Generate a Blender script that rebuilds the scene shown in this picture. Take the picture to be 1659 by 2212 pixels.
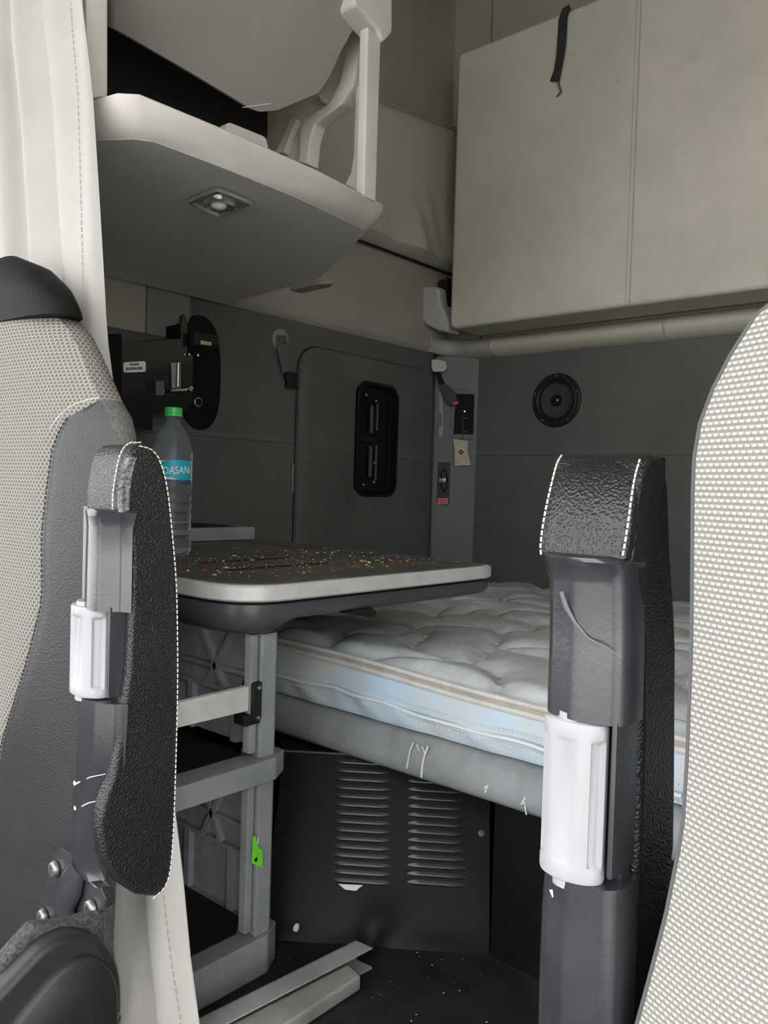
import bpy, bmesh, math, random
from mathutils import Vector, Matrix
random.seed(7)
S = bpy.context.scene
COL = S.collection
for o in list(bpy.data.objects): bpy.data.objects.remove(o)

# ------------------------------------------------------------------ camera
W, H, FPX = 1659.0, 2212.0, 1758.57
YAW, PITCH, ROLL = math.radians(40.913), math.radians(-1.721), math.radians(1.710)
CAM = Vector((0, 0, 0.642))
cF = Vector((-math.sin(YAW)*math.cos(PITCH), math.cos(YAW)*math.cos(PITCH), math.sin(PITCH)))
r0 = Vector((math.cos(YAW), math.sin(YAW), 0)); u0 = r0.cross(cF)
cR = math.cos(ROLL)*r0 + math.sin(ROLL)*u0
cU = -math.sin(ROLL)*r0 + math.cos(ROLL)*u0
cd = bpy.data.cameras.new('camera'); cam = bpy.data.objects.new('camera', cd); COL.objects.link(cam)
cam.matrix_world = Matrix(((cR.x, cU.x, -cF.x, CAM.x), (cR.y, cU.y, -cF.y, CAM.y), (cR.z, cU.z, -cF.z, CAM.z), (0, 0, 0, 1)))
cd.sensor_fit = 'VERTICAL'; cd.sensor_height = 36.0; cd.lens = 36.0*FPX/H; cd.clip_start = 0.01
S.camera = cam
# ------------------------------------------------------------------ world: overcast daylight
w = bpy.data.worlds.new('overcast_sky'); S.world = w; w.use_nodes = True
bg = w.node_tree.nodes['Background']; bg.inputs[0].default_value = (0.97, 0.985, 1.0, 1); bg.inputs[1].default_value = 1.0
S.view_settings.view_transform = 'Standard'; S.view_settings.look = 'None'
S.view_settings.gamma = 1.0; S.view_settings.use_curve_mapping = False
S.view_settings.exposure = 2.2

# ------------------------------------------------------------------ pixel -> place on a known plane
def ray(x, y): return cF + (x-W/2)/FPX*cR - (y-H/2)/FPX*cU
def on(x, y, ax, val):
    d = ray(x, y); return CAM + d*((val-CAM[ax])/d[ax])
def onp(x, y, p0, n):
    d = ray(x, y); p0 = Vector(p0); n = Vector(n); return CAM + d*((p0-CAM).dot(n)/d.dot(n))
def lerp(a, b, t): return a+(b-a)*t
def interp(tab, z):
    tab = sorted(tab)
    if z <= tab[0][0]: return tab[0][1]
    for (a, va), (b, vb) in zip(tab, tab[1:]):
        if z <= b: return lerp(va, vb, (z-a)/(b-a))
    return tab[-1][1]

# ------------------------------------------------------------------ materials
MT = {}
def nd(nt, t, **kw):
    n = nt.nodes.new(t)
    for k, v in kw.items(): setattr(n, k, v)
    return n
def mat(name, col, rough=.6, metal=0, var=0.0, vscale=8, bump=0, bscale=400, btype='noise', spec=.5, alpha=None, trans=0, ior=1.45, col2=None, coat=0, emit=0):
    m = bpy.data.materials.new(name); m.use_nodes = True; nt = m.node_tree
    b = nt.nodes['Principled BSDF']; L = nt.links
    b.inputs['Base Color'].default_value = (*col, 1); b.inputs['Roughness'].default_value = rough
    b.inputs['Metallic'].default_value = metal; b.inputs['Specular IOR Level'].default_value = spec
    b.inputs['IOR'].default_value = ior; b.inputs['Transmission Weight'].default_value = trans
    b.inputs['Coat Weight'].default_value = coat
    tc = nd(nt, 'ShaderNodeTexCoord')
    if var or col2:
        n = nd(nt, 'ShaderNodeTexNoise'); n.inputs['Scale'].default_value = vscale; n.inputs['Detail'].default_value = 6
        n.inputs['Roughness'].default_value = .65
        L.new(tc.outputs['Object'], n.inputs['Vector'])
        r = nd(nt, 'ShaderNodeValToRGB'); L.new(n.outputs['Fac'], r.inputs[0])
        c2 = col2 if col2 else tuple(max(0, c*(1-var)) for c in col)
        r.color_ramp.elements[0].position = .38; r.color_ramp.elements[1].position = .62
        r.color_ramp.elements[0].color = (*c2, 1); r.color_ramp.elements[1].color = (*[min(1, c*(1+var*.4)) for c in col], 1)
        L.new(r.outputs[0], b.inputs['Base Color'])
    if bump:
        if btype == 'noise':
            n2 = nd(nt, 'ShaderNodeTexNoise'); n2.inputs['Detail'].default_value = 3; out = n2.outputs['Fac']
        else:
            n2 = nd(nt, 'ShaderNodeTexVoronoi'); n2.feature = 'SMOOTH_F1'; out = n2.outputs['Distance']
        n2.inputs['Scale'].default_value = bscale; L.new(tc.outputs['Object'], n2.inputs['Vector'])
        bp = nd(nt, 'ShaderNodeBump'); bp.inputs['Strength'].default_value = bump; bp.inputs['Distance'].default_value = .001
        L.new(out, bp.inputs['Height']); L.new(bp.outputs[0], b.inputs['Normal'])
    MT[name] = m; return m

mat('wall_beige', (.33, .305, .255), .85, var=.10, vscale=3, bump=.25, bscale=900)
mat('wall_grey', (.105, .109, .098), .9, var=.12, vscale=3, bump=.3, bscale=900)
mat('bunk_vinyl', (.58, .54, .45), .75, var=.10, vscale=4, bump=.3, bscale=1100)
mat('pocket_cloth', (.46, .425, .36), .85, bump=.3, bscale=900)
mat('moulding', (.50, .455, .37), .6, var=.08, vscale=5)
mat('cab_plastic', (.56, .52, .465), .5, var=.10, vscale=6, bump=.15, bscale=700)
mat('cab_plastic_lightened', (.62, .59, .545), .7, var=.05, vscale=5, bump=.3, bscale=1200)  # same plastic as the lip, lightened to stand in for bounce light
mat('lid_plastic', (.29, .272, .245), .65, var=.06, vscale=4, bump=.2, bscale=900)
mat('grey_plastic', (.27, .28, .285), .55, var=.18, vscale=14, bump=.15, bscale=800)
mat('dark_grey_plastic', (.062, .063, .068), .34, var=.10, vscale=12, bump=.1, bscale=900)
mat('rib_plastic', (.33, .33, .34), .65, var=.25, vscale=16)
mat('black_plastic', (.008, .008, .009), .5, var=.2, vscale=20)
mat('black_cloth', (.008, .008, .009), .95, bump=.3, bscale=900)
mat('black_shelf', (.010, .010, .011), .7, var=.5, vscale=25, bump=.4, bscale=500)
mat('louver_paint', (.016, .016, .017), .28, spec=.6)
mat('black_paint', (.006, .006, .0065), .45, spec=.18, var=.25, vscale=7, bump=.15, bscale=500)
mat('black_gloss', (.006, .006, .007), .18, coat=.3)
mat('rubber_floor', (.016, .016, .017), .72, var=.5, vscale=20, bump=.5, bscale=350)
mat('cab_floor', (.16, .155, .15), .9)  # unseen cab floor, colour raised to bounce light upward
mat('cover_plastic', (.028, .028, .030), .46, var=.2, vscale=30, bump=.2, bscale=500)
mat('bolt_steel', (.30, .29, .28), .38, metal=.8, var=.2, vscale=60)
mat('housing', (.024, .025, .029), .24, spec=.95, col2=(.038, .039, .043), vscale=14, bump=.10, bscale=300)
mat('leather', (.014, .0135, .0145), .36, bump=.8, bscale=640, btype='vor', spec=.65, var=.12, vscale=12)
mat('leather_smooth', (.027, .026, .029), .48, bump=.5, bscale=520, btype='vor', var=.15, vscale=9)
mat('leather_worn', (.24, .235, .225), .75, col2=(.03, .03, .03), vscale=260)
mat('knob_grey', (.36, .36, .37), .5, var=.05, vscale=20)
mat('chrome', (.75, .75, .74), .12, metal=1)
mat('steel', (.5, .49, .47), .35, metal=1, var=.15, vscale=40)
mat('brass', (.55, .45, .28), .3, metal=1)
mat('alu', (.46, .46, .45), .42, metal=.3, var=.20, vscale=12)
mat('alu_dirty', (.44, .42, .40), .5, metal=.25, col2=(.30, .28, .26), vscale=9)
mat('table_edge', (.62, .60, .57), .45, metal=.1, var=.10, vscale=30, bump=.15, bscale=600)
mat('table_top', (.15, .140, .122), .42, col2=(.075, .071, .064), vscale=10, bump=.3, bscale=600)
mat('bar_white', (.62, .60, .56), .65, var=.12, vscale=25)
mat('white_piping', (.62, .60, .55), .7, var=.12, vscale=40)
mat('tape_beige', (.42, .385, .33), .8, var=.15, vscale=40)
mat('blue_side', (.50, .65, .78), .85, col2=(.58, .57, .53), vscale=5, bump=.4, bscale=500)
mat('green_cap', (.06, .55, .10), .35)
mat('label_teal', (.02, .43, .55), .4)
mat('label_white', (.75, .76, .75), .4)
mat('label_blue', (.05, .07, .16), .4)
mat('text_white', (.9, .9, .9), .5)
mat('ink', (.05, .05, .05), .6)
mat('paper_grey', (.30, .30, .28), .8)
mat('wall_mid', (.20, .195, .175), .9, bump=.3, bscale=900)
mat('corner_trim', (.36, .345, .31), .6)
mat('bezel', (.78, .77, .75), .2, metal=.9)
mat('paper', (.72, .69, .62), .8, var=.08, vscale=60)
mat('burlap', (.52, .46, .34), .9, var=.15, vscale=60, bump=.5, bscale=900)
mat('brown', (.10, .035, .018), .6)
mat('red', (.45, .03, .03), .45)
mat('pink', (.60, .16, .17), .5)
mat('green_tag', (.05, .60, .04), .4, col2=(.25, .75, .03), vscale=30)
mat('curtain', (.44, .42, .39), .9, var=.06, vscale=6, bump=.35, bscale=900)
mat('carpet', (.09, .088, .085), .95, var=.55, vscale=300, bump=1.0, bscale=700)
mat('shell_cloth', (.15, .145, .138), .95, var=.3, vscale=260, bump=.8, bscale=600)
mat('thread', (.68, .63, .52), .8)
mat('dark_thread', (.02, .02, .02), .8)
mat('strap_web', (.028, .028, .028), .8, bump=.5, bscale=900)
mat('grey_thread', (.20, .205, .19), .8)
mat('beige_thread', (.33, .31, .27), .8)
mat('cone', (.035, .035, .034), .75)
mat('scratch', (.62, .60, .56), .7)
mat('stain', (.36, .34, .30), .9)
mat('crumb_tan', (.60, .42, .20), .8)
mat('crumb_red', (.38, .09, .02), .7)
mat('crumb_pale', (.75, .68, .55), .8)
mat('pet', (.90, .95, 1.0), .06, trans=.95, ior=1.22, bump=.5, bscale=110)
mat('water', (.96, .98, 1.0), .0, trans=1, ior=1.33)
mat('lens', (.85, .83, .78), .15)
mat('bounce_ground', (.42, .41, .39), .95)
mat('frame_grey', (.10, .10, .10), .5)
mat('pillar_grey', (.17, .178, .17), .8, var=.1, vscale=4, bump=.2, bscale=900)
mat('trim_grey', (.46, .45, .42), .55)

def fabric_mat(name, base, dot, sx, sz, mort):
    m = bpy.data.materials.new(name); m.use_nodes = True; nt = m.node_tree; L = nt.links
    b = nt.nodes['Principled BSDF']; b.inputs['Roughness'].default_value = .92; b.inputs['Specular IOR Level'].default_value = .2
    tc = nd(nt, 'ShaderNodeTexCoord'); sp = nd(nt, 'ShaderNodeSeparateXYZ'); L.new(tc.outputs['UV'], sp.inputs[0])
    cb = nd(nt, 'ShaderNodeCombineXYZ'); L.new(sp.outputs['X'], cb.inputs['X']); L.new(sp.outputs['Y'], cb.inputs['Y'])
    br = nd(nt, 'ShaderNodeTexBrick'); L.new(cb.outputs[0], br.inputs['Vector'])
    br.offset = .5; br.inputs['Scale'].default_value = 1.0
    br.inputs['Brick Width'].default_value = sx; br.inputs['Row Height'].default_value = sz
    br.inputs['Mortar Size'].default_value = mort*.5; br.inputs['Mortar Smooth'].default_value = .55; br.inputs['Bias'].default_value = 0
    br.inputs['Color1'].default_value = (*dot, 1); br.inputs['Color2'].default_value = (*[c*.93 for c in dot], 1); br.inputs['Mortar'].default_value = (*base, 1)
    wv = nd(nt, 'ShaderNodeTexWave'); wv.bands_direction = 'Y'; wv.inputs['Scale'].default_value = .314/ (sz*.5)*.5
    L.new(cb.outputs[0], wv.inputs['Vector'])
    mx = nd(nt, 'ShaderNodeMix'); mx.data_type = 'RGBA'; mx.blend_type = 'MULTIPLY'; mx.inputs[0].default_value = .35
    L.new(br.outputs['Color'], mx.inputs[6]); L.new(wv.outputs['Color'], mx.inputs[7])
    L.new(mx.outputs[2], b.inputs['Base Color'])
    bp = nd(nt, 'ShaderNodeBump'); bp.inputs['Strength'].default_value = .6; bp.inputs['Distance'].default_value = .0008
    L.new(br.outputs['Fac'], bp.inputs['Height']); bp.invert = True; L.new(bp.outputs[0], b.inputs['Normal'])
    MT[name] = m
fabric_mat('seat_fabric', (.33, .316, .28), (.58, .56, .505), .0036, .0030, .0017)
fabric_mat('seat_fabric_fine', (.36, .338, .298), (.14, .13, .115), .0062, .0042, .0026)

def quilt_mat():
    m = mat('quilt', (.66, .69, .68), .5, col2=(.52, .55, .56), vscale=22, bump=.3, bscale=700)
    return m
quilt_mat()

# ------------------------------------------------------------------ mesh builders -> (verts, faces)
def boxm(lo, hi):
    x0, y0, z0 = lo; x1, y1, z1 = hi
    v = [(x0,y0,z0),(x1,y0,z0),(x1,y1,z0),(x0,y1,z0),(x0,y0,z1),(x1,y0,z1),(x1,y1,z1),(x0,y1,z1)]
    return v, [(3,2,1,0),(4,5,6,7),(0,1,5,4),(1,2,6,5),(2,3,7,6),(3,0,4,7)]
def prism(pts, vec):
    pts = [Vector(p) for p in pts]; vec = Vector(vec); n = len(pts)
    v = pts+[p+vec for p in pts]
    f = [tuple(range(n)), tuple(range(2*n-1, n-1, -1))]
    f += [(i, n+i, n+(i+1) % n, (i+1) % n) for i in range(n)]
    return v, f
def loft(rings, caps=True, closed=True):
    n = len(rings[0]); v = [Vector(p) for r in rings for p in r]; f = []
    for k in range(len(rings)-1):
        for i in range(n if closed else n-1):
            j = (i+1) % n; f.append((k*n+i, k*n+j, (k+1)*n+j, (k+1)*n+i))
    if caps and closed:
        f.append(tuple(range(n-1, -1, -1))); f.append(tuple((len(rings)-1)*n+i for i in range(n)))
    return v, f
def tube(path, r, n=8, caps=True, flat=1.0):
    path = [Vector(p) for p in path]; rings = []; up = None
    for i, p in enumerate(path):
        t = (path[min(i+1, len(path)-1)]-path[max(i-1, 0)]).normalized()
        if up is None:
            up = Vector((0, 0, 1)) if abs(t.z) < .9 else Vector((1, 0, 0))
        a = (up - t*up.dot(t)).normalized(); up = a; b = t.cross(a)
        rr = r[i] if isinstance(r, (list, tuple)) else r
        rings.append([p + a*rr*math.cos(2*math.pi*k/n) + b*rr*flat*math.sin(2*math.pi*k/n) for k in range(n)])
    return loft(rings, caps)
def frame(ax):
    ax = Vector(ax).normalized(); a = Vector((0, 0, 1)) if abs(ax.z) < .9 else Vector((1, 0, 0))
    u = (a-ax*a.dot(ax)).normalized(); return ax, u, ax.cross(u)
def lathe(prof, o, ax=(0, 0, 1), n=32, caps=True, a0=0, a1=None):
    o = Vector(o); ax, u, v = frame(ax); full = a1 is None
    cnt = n if full else n+1; tot = 2*math.pi if full else a1-a0
    rings = [[o+ax*h+(u*math.cos(a0+tot*k/n)+v*math.sin(a0+tot*k/n))*max(r, 1e-5) for k in range(cnt)] for r, h in prof]
    return loft(rings, caps and full, full)
def gridm(fn, nu, nv):
    v = [fn(i/(nu-1), j/(nv-1)) for j in range(nv) for i in range(nu)]
    f = [(j*nu+i, j*nu+i+1, (j+1)*nu+i+1, (j+1)*nu+i) for j in range(nv-1) for i in range(nu-1)]
    return v, f
def merge(*ms):
    V = []; F = []
    for v, f in ms:
        k = len(V); V += list(v); F += [tuple(i+k for i in q) for q in f]
    return V, F
def rrect(cx, cy, w, h, r, n=6):
    out = []
    for sx, sy, a in ((1, 1, 0), (-1, 1, 90), (-1, -1, 180), (1, -1, 270)):
        for k in range(n+1):
            t = math.radians(a+90*k/n); out.append((cx+sx*(w/2-r)+r*math.cos(t), cy+sy*(h/2-r)+r*math.sin(t)))
    return out
def smoothpoly(pts, it=2):
    pts = [Vector(p) for p in pts]
    for _ in range(it):
        q = []
        for i in range(len(pts)):
            a, b = pts[i], pts[(i+1) % len(pts)]; q += [a*.75+b*.25, a*.25+b*.75]
        pts = q
    return pts
def roundpoly(pts, r=.01, n=4):
    pts = [Vector(p) for p in pts]; out = []; m = len(pts)
    for i in range(m):
        p, a, b = pts[i], pts[i-1], pts[(i+1) % m]
        ra = min(r, (a-p).length*.45); rb = min(r, (b-p).length*.45)
        A = p+(a-p).normalized()*ra; B = p+(b-p).normalized()*rb
        for k in range(n+1):
            t = k/n; out.append(A*(1-t)**2+p*2*t*(1-t)+B*t*t)
    return out

# ------------------------------------------------------------------ objects
def rootloc(o):
    while o.parent: o = o.parent
    return o.location
def thing(name, label, cat, base, group=None, kind=None):
    o = bpy.data.objects.new(name, None); o.empty_display_size = .05; COL.objects.link(o); o.location = Vector(base)
    if label: o['label'] = label
    if cat: o['category'] = cat
    if group: o['group'] = group
    if kind: o['kind'] = kind
    return o
def add(name, m, mt, parent=None, label=None, cat=None, group=None, kind=None, bevel=0, seg=2, smooth=True, ang=40, uv=None, mats=None, mi=None):
    v, f = m; v = [Vector(p) for p in v]
    if parent is not None: base = Vector(rootloc(parent))
    else:
        base = Vector((sum(p.x for p in v)/len(v), sum(p.y for p in v)/len(v), min(p.z for p in v)))
    me = bpy.data.meshes.new(name); me.from_pydata([tuple(p-base) for p in v], [], f)
    if mats:
        for q in mats: me.materials.append(MT[q])
        for p, i in zip(me.polygons, mi): p.material_index = i
    else: me.materials.append(MT[mt])
    if uv:
        ul = me.uv_layers.new(name='uv')
        for lp in me.loops: ul.data[lp.index].uv = uv[lp.vertex_index]
    bm = bmesh.new(); bm.from_mesh(me)
    bmesh.ops.recalc_face_normals(bm, faces=bm.faces)
    if bevel:
        ed = [e for e in bm.edges if len(e.link_faces) == 2 and e.calc_face_angle(0) > math.radians(25)]
        bmesh.ops.bevel(bm, geom=ed, offset=bevel, offset_type='OFFSET', segments=seg, profile=.5, affect='EDGES', clamp_overlap=True)
    bm.to_mesh(me); bm.free()
    if smooth:
        for p in me.polygons: p.use_smooth = True
        me.set_sharp_from_angle(angle=math.radians(ang))
    o = bpy.data.objects.new(name, me); COL.objects.link(o)
    if bevel and smooth:
        wn = o.modifiers.new('wn', 'WEIGHTED_NORMAL'); wn.keep_sharp = True
    if parent is not None: o.parent = parent
    else: o.location = base
    for k, val in (('label', label), ('category', cat), ('group', group), ('kind', kind)):
        if val: o[k] = val
    return o
def dup(src, parent, offset):
    c = src.copy(); COL.objects.link(c); c.parent = parent; c.location = Vector(src.location)+Vector(offset); return c
def stitches(name, path, mt, parent, pitch=.006, ln=.0038, r=.0006, label=None):
    path = [Vector(p) for p in path]
    if 3 < len(path) < 30:
        for _ in range(2):
            q = [path[0]]
            for a, b in zip(path, path[1:]): q += [a*.75+b*.25, a*.25+b*.75]
            path = q+[path[-1]]
    acc = 0; ms = []; nxt = 0
    for a, b in zip(path, path[1:]):
        d = (b-a).length
        if d < 1e-6: continue
        t = (b-a)/d
        while nxt < acc+d:
            s = a+t*(nxt-acc); ms.append(tube([s, s+t*ln], r, 5)); nxt += pitch
        acc += d
    return add(name, merge(*ms), mt, parent, label=label)

# ================================================================== THE SHELL
XW, XU, YB = -1.695, -1.68, 2.255      # lower and upper left wall, back wall
XR, ZC = .75, 2.35
add('ground', boxm((-12, -12, -1.65), (12, 12, -1.6)), 'bounce_ground', kind='structure', label='unseen ground outside the cab, made pale for bounce light')  # unseen plane added for light from below, pale to reflect in the armrests
add('floor', boxm((XW-.05, .552, -.06), (XR, YB+.06, 0)), 'rubber_floor', kind='structure', label='black rubber floor of the sleeper')
add('floor_cab', boxm((XW-.05, -1.1, -.44), (XR, .552, -.38)), 'cab_floor', kind='structure', label='unseen floor of the driving cab, lightened for bounce light')
add('trim_step', boxm((XW, .551, -.38), (XR, .575, -.061)), 'cab_floor', kind='structure', label='step up to the sleeper floor')
wl = add('wall_left', merge(boxm((XW-.06, .45, -.38), (XW-.012, YB+.06, ZC)), boxm((XW-.06, -1.1, -.38), (XW-.012, .45, .30)),
    boxm((XW-.06, -1.1, 1.45), (XW-.012, .45, ZC)), boxm((XW-.06, .25, .30), (XW-.012, .45, 1.45)), boxm((XW-.06, -1.1, .30), (XW-.012, -.9, 1.45))),
    'wall_grey', kind='structure', label='grey upholstered side wall of the sleeper')
# upholstered side panels (joints at the sewn line)
ZS = .757
def panelpoly(y0, y1, z0, z1, x): return [(x, y0, z0), (x, y1, z0), (x, y1, z1), (x, y0, z1)]
add('wall_panel', prism(panelpoly(.46, 2.19, 0, ZS-.0002, XW-.012), (.012, 0, 0)), 'wall_grey', wl, bevel=.0015)
add('wall_panel', prism(panelpoly(.46, 2.19, ZS+.0002, 1.112, XW-.012), (.012, 0, 0)), 'wall_grey', wl, bevel=.0015)
stitches('stitching', [(XW+.001, .9, ZS+.010), (XW+.001, 1.56, ZS+.010)], 'grey_thread', wl, .009, .006, .0008)
# upper beige lining bulges out above the joint
def up(u, v):
    z = lerp(1.103, ZC, v); y = lerp(.46, YB+.02, u)
    x = XU-.018+.022*min(1, (v/.05))**.5 if v < .05 else XU+.004-.02*max(0, (v-.05))
    return (x, y, z)
add('wall_panel', gridm(up, 30, 40), 'wall_beige', wl, label='beige upper lining of the side wall')
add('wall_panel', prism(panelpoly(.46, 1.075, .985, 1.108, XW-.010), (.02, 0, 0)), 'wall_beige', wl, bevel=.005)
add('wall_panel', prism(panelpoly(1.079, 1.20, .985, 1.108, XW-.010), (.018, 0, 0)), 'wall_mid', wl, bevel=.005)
# back wall
wb = add('wall_back', boxm((XW-.06, YB+.012, -.05), (XR+.06, YB+.06, ZC)), 'wall_grey', kind='structure', label='grey upholstered back wall of the sleeper')
add('wall_panel', boxm((-1.56, YB, .2), (XR, YB+.012, .7568)), 'wall_grey', wb, bevel=.0015)
add('wall_panel', boxm((-1.56, YB, .7572), (XR, YB+.012, 1.10)), 'wall_grey', wb, bevel=.0015)
stitches('stitching', [(-1.55, YB-.001, .767), (XR, YB-.001, .767)], 'grey_thread', wb, .009, .006, .0008)
add('wall_panel', boxm((-1.70, YB-.01, 1.10), (on(1065, 60, 1, YB)[0]-.002, YB+.012, ZC)), 'wall_beige', wb, bevel=.004)
add('wall_panel', boxm((on(1065, 60, 1, YB)[0]+.002, YB-.01, 1.10), (XR, YB+.012, ZC)), 'wall_beige', wb, bevel=.004)
add('wall_right', merge(boxm((XR, .45, -.38), (XR+.06, YB+.06, ZC)), boxm((XR, -1.1, 1.75), (XR+.06, .45, ZC)), boxm((XR, -1.1, -.38), (XR+.06, -.85, 1.75))), 'wall_beige', kind='structure', label='side wall on the driver side')
add('ceiling', boxm((XW-.06, .40, ZC), (XR+.06, YB+.06, ZC+.05)), 'wall_beige', kind='structure', label='beige high roof lining')
add('ceiling_cab', prism([(XW-.06, -.85, 1.8), (XW-.06, .42, ZC), (XW-.06, .42, ZC+.05), (XW-.06, -.85, 1.85)], (XR-XW+.12, 0, 0)), 'wall_beige', kind='structure', label='sloping roof lining above the seats')
add('wall_front', boxm((XW-.06, -1.12, -.44), (XR+.06, -1.05, -.15)), 'cab_floor', kind='structure', label='unseen front bulkhead cut low to let light in')  # unseen; lowered so the armrest housings reflect the brightness outside
# corner pillar between side wall and back wall
pil = add('trim_1', prism([(XW, 2.193, .1), (XW+.012, 2.190, .1), (-1.575, YB-.006, .1), (-1.556, YB-.002, .1), (-1.556, YB+.01, .1), (XW, YB+.01, .1)], (0, 0, .99)), 'pillar_grey', kind='structure', label='pale grey padded corner pillar', bevel=.004)
PP0 = Vector((XW+.012, 2.190, .5)); PPd = (Vector((-1.575, YB-.006, .5))-PP0).normalized(); PPn = Vector((PPd.y, -PPd.x, 0))
if PPn.dot(CAM-PP0) < 0: PPn = -PPn
def onpil(x, y, off=0.0): return onp(x, y, PP0+PPn*off, PPn)
# moulding on the back wall
def mprof(y, z0, z1, d, n=9): return [(y-d*math.sin(math.pi*k/(n-1))**.7, lerp(z0, z1, k/(n-1))) for k in range(n)]
def mould(x0, x1):
    pr = mprof(YB-.005, 1.078, 1.146, .045)
    return loft([[(x, y, z) for y, z in pr]+[(x, YB, 1.146), (x, YB, 1.078)] for x in (x0, x1)])
xs1 = on(1057, 745, 1, 2.21)[0]; xs2 = on(1432, 715, 1, 2.21)[0]
tm = add('trim_2', mould(xs1+.0015, xs2-.001), 'moulding', kind='structure', label='beige padded moulding along the back wall')
add('moulding_length', mould(xs2+.001, XR), 'moulding', tm)
stitches('stitching', [(xs2+.006, YB-.006-.046*math.sin(math.pi*k/8)**.7, lerp(1.08, 1.144, k/8)) for k in range(9)], 'beige_thread', tm, .006, .004, .0007)
rings = []
for k in range(9):
    a = k/8*math.pi/2; cx, cy = XU+.10, YB-.005-.10
    # corner sweep from the side wall band to the back-wall moulding
    px, py = cx-(.10)*math.cos(a), cy+(.10)*math.sin(a); nx, ny = math.cos(a), -math.sin(a)
    bd = lerp(.008, .045, (k/8)**1.2); zl = lerp(1.099, 1.079, k/8)
    rings.append([(px+nx*bd*math.sin(math.pi*j/8)**.7, py+ny*bd*math.sin(math.pi*j/8)**.7, lerp(zl, 1.149, j/8)) for j in range(9)]+[(px-.01*nx, py-.01*ny, 1.149), (px-.01*nx, py-.01*ny, zl)])
pr = [(y, z) for y, z in mprof(YB-.005, 1.078, 1.146, .045)]
rings.append([(xs1, y, z) for y, z in pr]+[(xs1, YB, 1.146), (xs1, YB, 1.078)])
add('trim_3', loft(rings), 'corner_trim', kind='structure', label='pale grey corner piece of the moulding')
add('trim_4', loft([[(XW+.002+.016*math.sin(math.pi*j/8)**.8, y, lerp(1.098, 1.150, j/8)) for j in range(9)]+[(XW-.005, y, 1.15), (XW-.005, y, 1.098)] for y in (1.30, 2.155)]), 'wall_beige', kind='structure', label='beige padded lower edge of the upper lining')

# ================================================================== ACCESS DOOR IN THE SIDE WALL
dy0, dy1, dz0, dz1 = 1.566, 2.178, .20, 1.036
d1 = thing('door_1', 'grey padded luggage access door with black latch opening', None, (XW, (dy0+dy1)/2, dz0), kind='structure')
def loop(y0, y1, z0, z1, r, x, n=8): return [(x, a, b) for a, b in rrect((y0+y1)/2, (z0+z1)/2, y1-y0, z1-z0, r, n)]
ly0, ly1, lz0, lz1 = on(757, 940, 0, XW)[1], on(848, 950, 0, XW)[1], on(800, 1072, 0, XW)[2], on(790, 826, 0, XW)[2]
rg = [loop(dy0, dy1, dz0, dz1, .07, XW), loop(dy0, dy1, dz0, dz1, .07, XW+.012), loop(dy0+.006, dy1-.006, dz0+.006, dz1-.006, .066, XW+.019),
      loop(dy0+.02, dy1-.02, dz0+.02, dz1-.02, .055, XW+.022), loop(ly0-.006, ly1+.006, lz0-.006, lz1+.006, .05, XW+.022), loop(ly0-.001, ly1+.001, lz0-.001, lz1+.001, .045, XW+.019), loop(ly0, ly1, lz0, lz1, .045, XW-.008)]
add('door_skin', loft(rg, caps=False), 'wall_grey', d1)
gap = [loop(dy0-.004, dy1+.004, dz0-.004, dz1+.004, .074, XW+.0012), loop(dy0+.004, dy1-.004, dz0+.004, dz1-.004, .066, XW+.0014)]
add('door_seal', loft(gap, caps=False), 'black_cloth', d1)
stitches('stitching', [(XW+.0225, dy0+.03, ZS+.004), (XW+.0225, ly0-.01, ZS-.004)], 'grey_thread', d1, .009, .006, .0008)
stitches('stitching', [(XW+.0225, ly1+.01, ZS-.012), (XW+.0225, dy1-.03, ZS-.018)], 'grey_thread', d1, .009, .006, .0008)
lt = add('latch_tray', loft([loop(ly0+.001, ly1-.001, lz0+.001, lz1-.001, .044, XW+.024), loop(ly0+.009, ly1-.009, lz0+.009, lz1-.009, .040, XW+.026), loop(ly0+.015, ly1-.015, lz0+.015, lz1-.015, .035, XW+.004), loop(ly0+.02, ly1-.02, lz0+.02, lz1-.02, .03, XW+.002)], caps=False), 'black_gloss', d1, label='glossy black latch recess')
add('latch_back', prism([(XW+.002, a, b) for _, a, b in loop(ly0+.014, ly1-.014, lz0+.014, lz1-.014, .03, 0)], (-.006, 0, 0)), 'black_gloss', lt)
lc = (ly0+ly1)/2; lm = (lz0+lz1)/2
for yy, za, zb2, rr in ((lc-.012, lz0+.06, lm-.02, .0025), (lc-.020, lz0+.06, lm-.02, .002), (lc-.012, lm+.02, lz1-.07, .0025), (lc-.020, lm+.02, lz1-.07, .002), (lc+.010, lz0+.05, lm-.015, .003), (lc+.010, lm+.03, lz1-.06, .003)):
    add('latch_rod', tube([(XW+.010, yy, za), (XW+.010, yy, zb2)], rr, 8), 'frame_grey', lt)
add('latch_handle', boxm((XW+.004, ly0+.022, lm-.008), (XW+.016, lc-.006, lm+.008)), 'black_plastic', lt, bevel=.003)
for yy, zz in ((lc-.035, lz0+.035), (lc+.012, lz0+.045), (lc-.035, lz1-.038), (lc+.012, lz1-.052), (lc+.016, lm+.05), (lc+.012, lm-.07)):
    add('rivet', lathe([(.0045, 0), (.0045, .0015), (.003, .003), (0, .0035)], (XW+.0025, yy, zz), (1, 0, 0), 10), 'brass', lt)
add('door_hinge', boxm((XW, dy0-.014, .62), (XW+.008, dy0-.006, .70)), 'steel', d1, bevel=.002)

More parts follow.
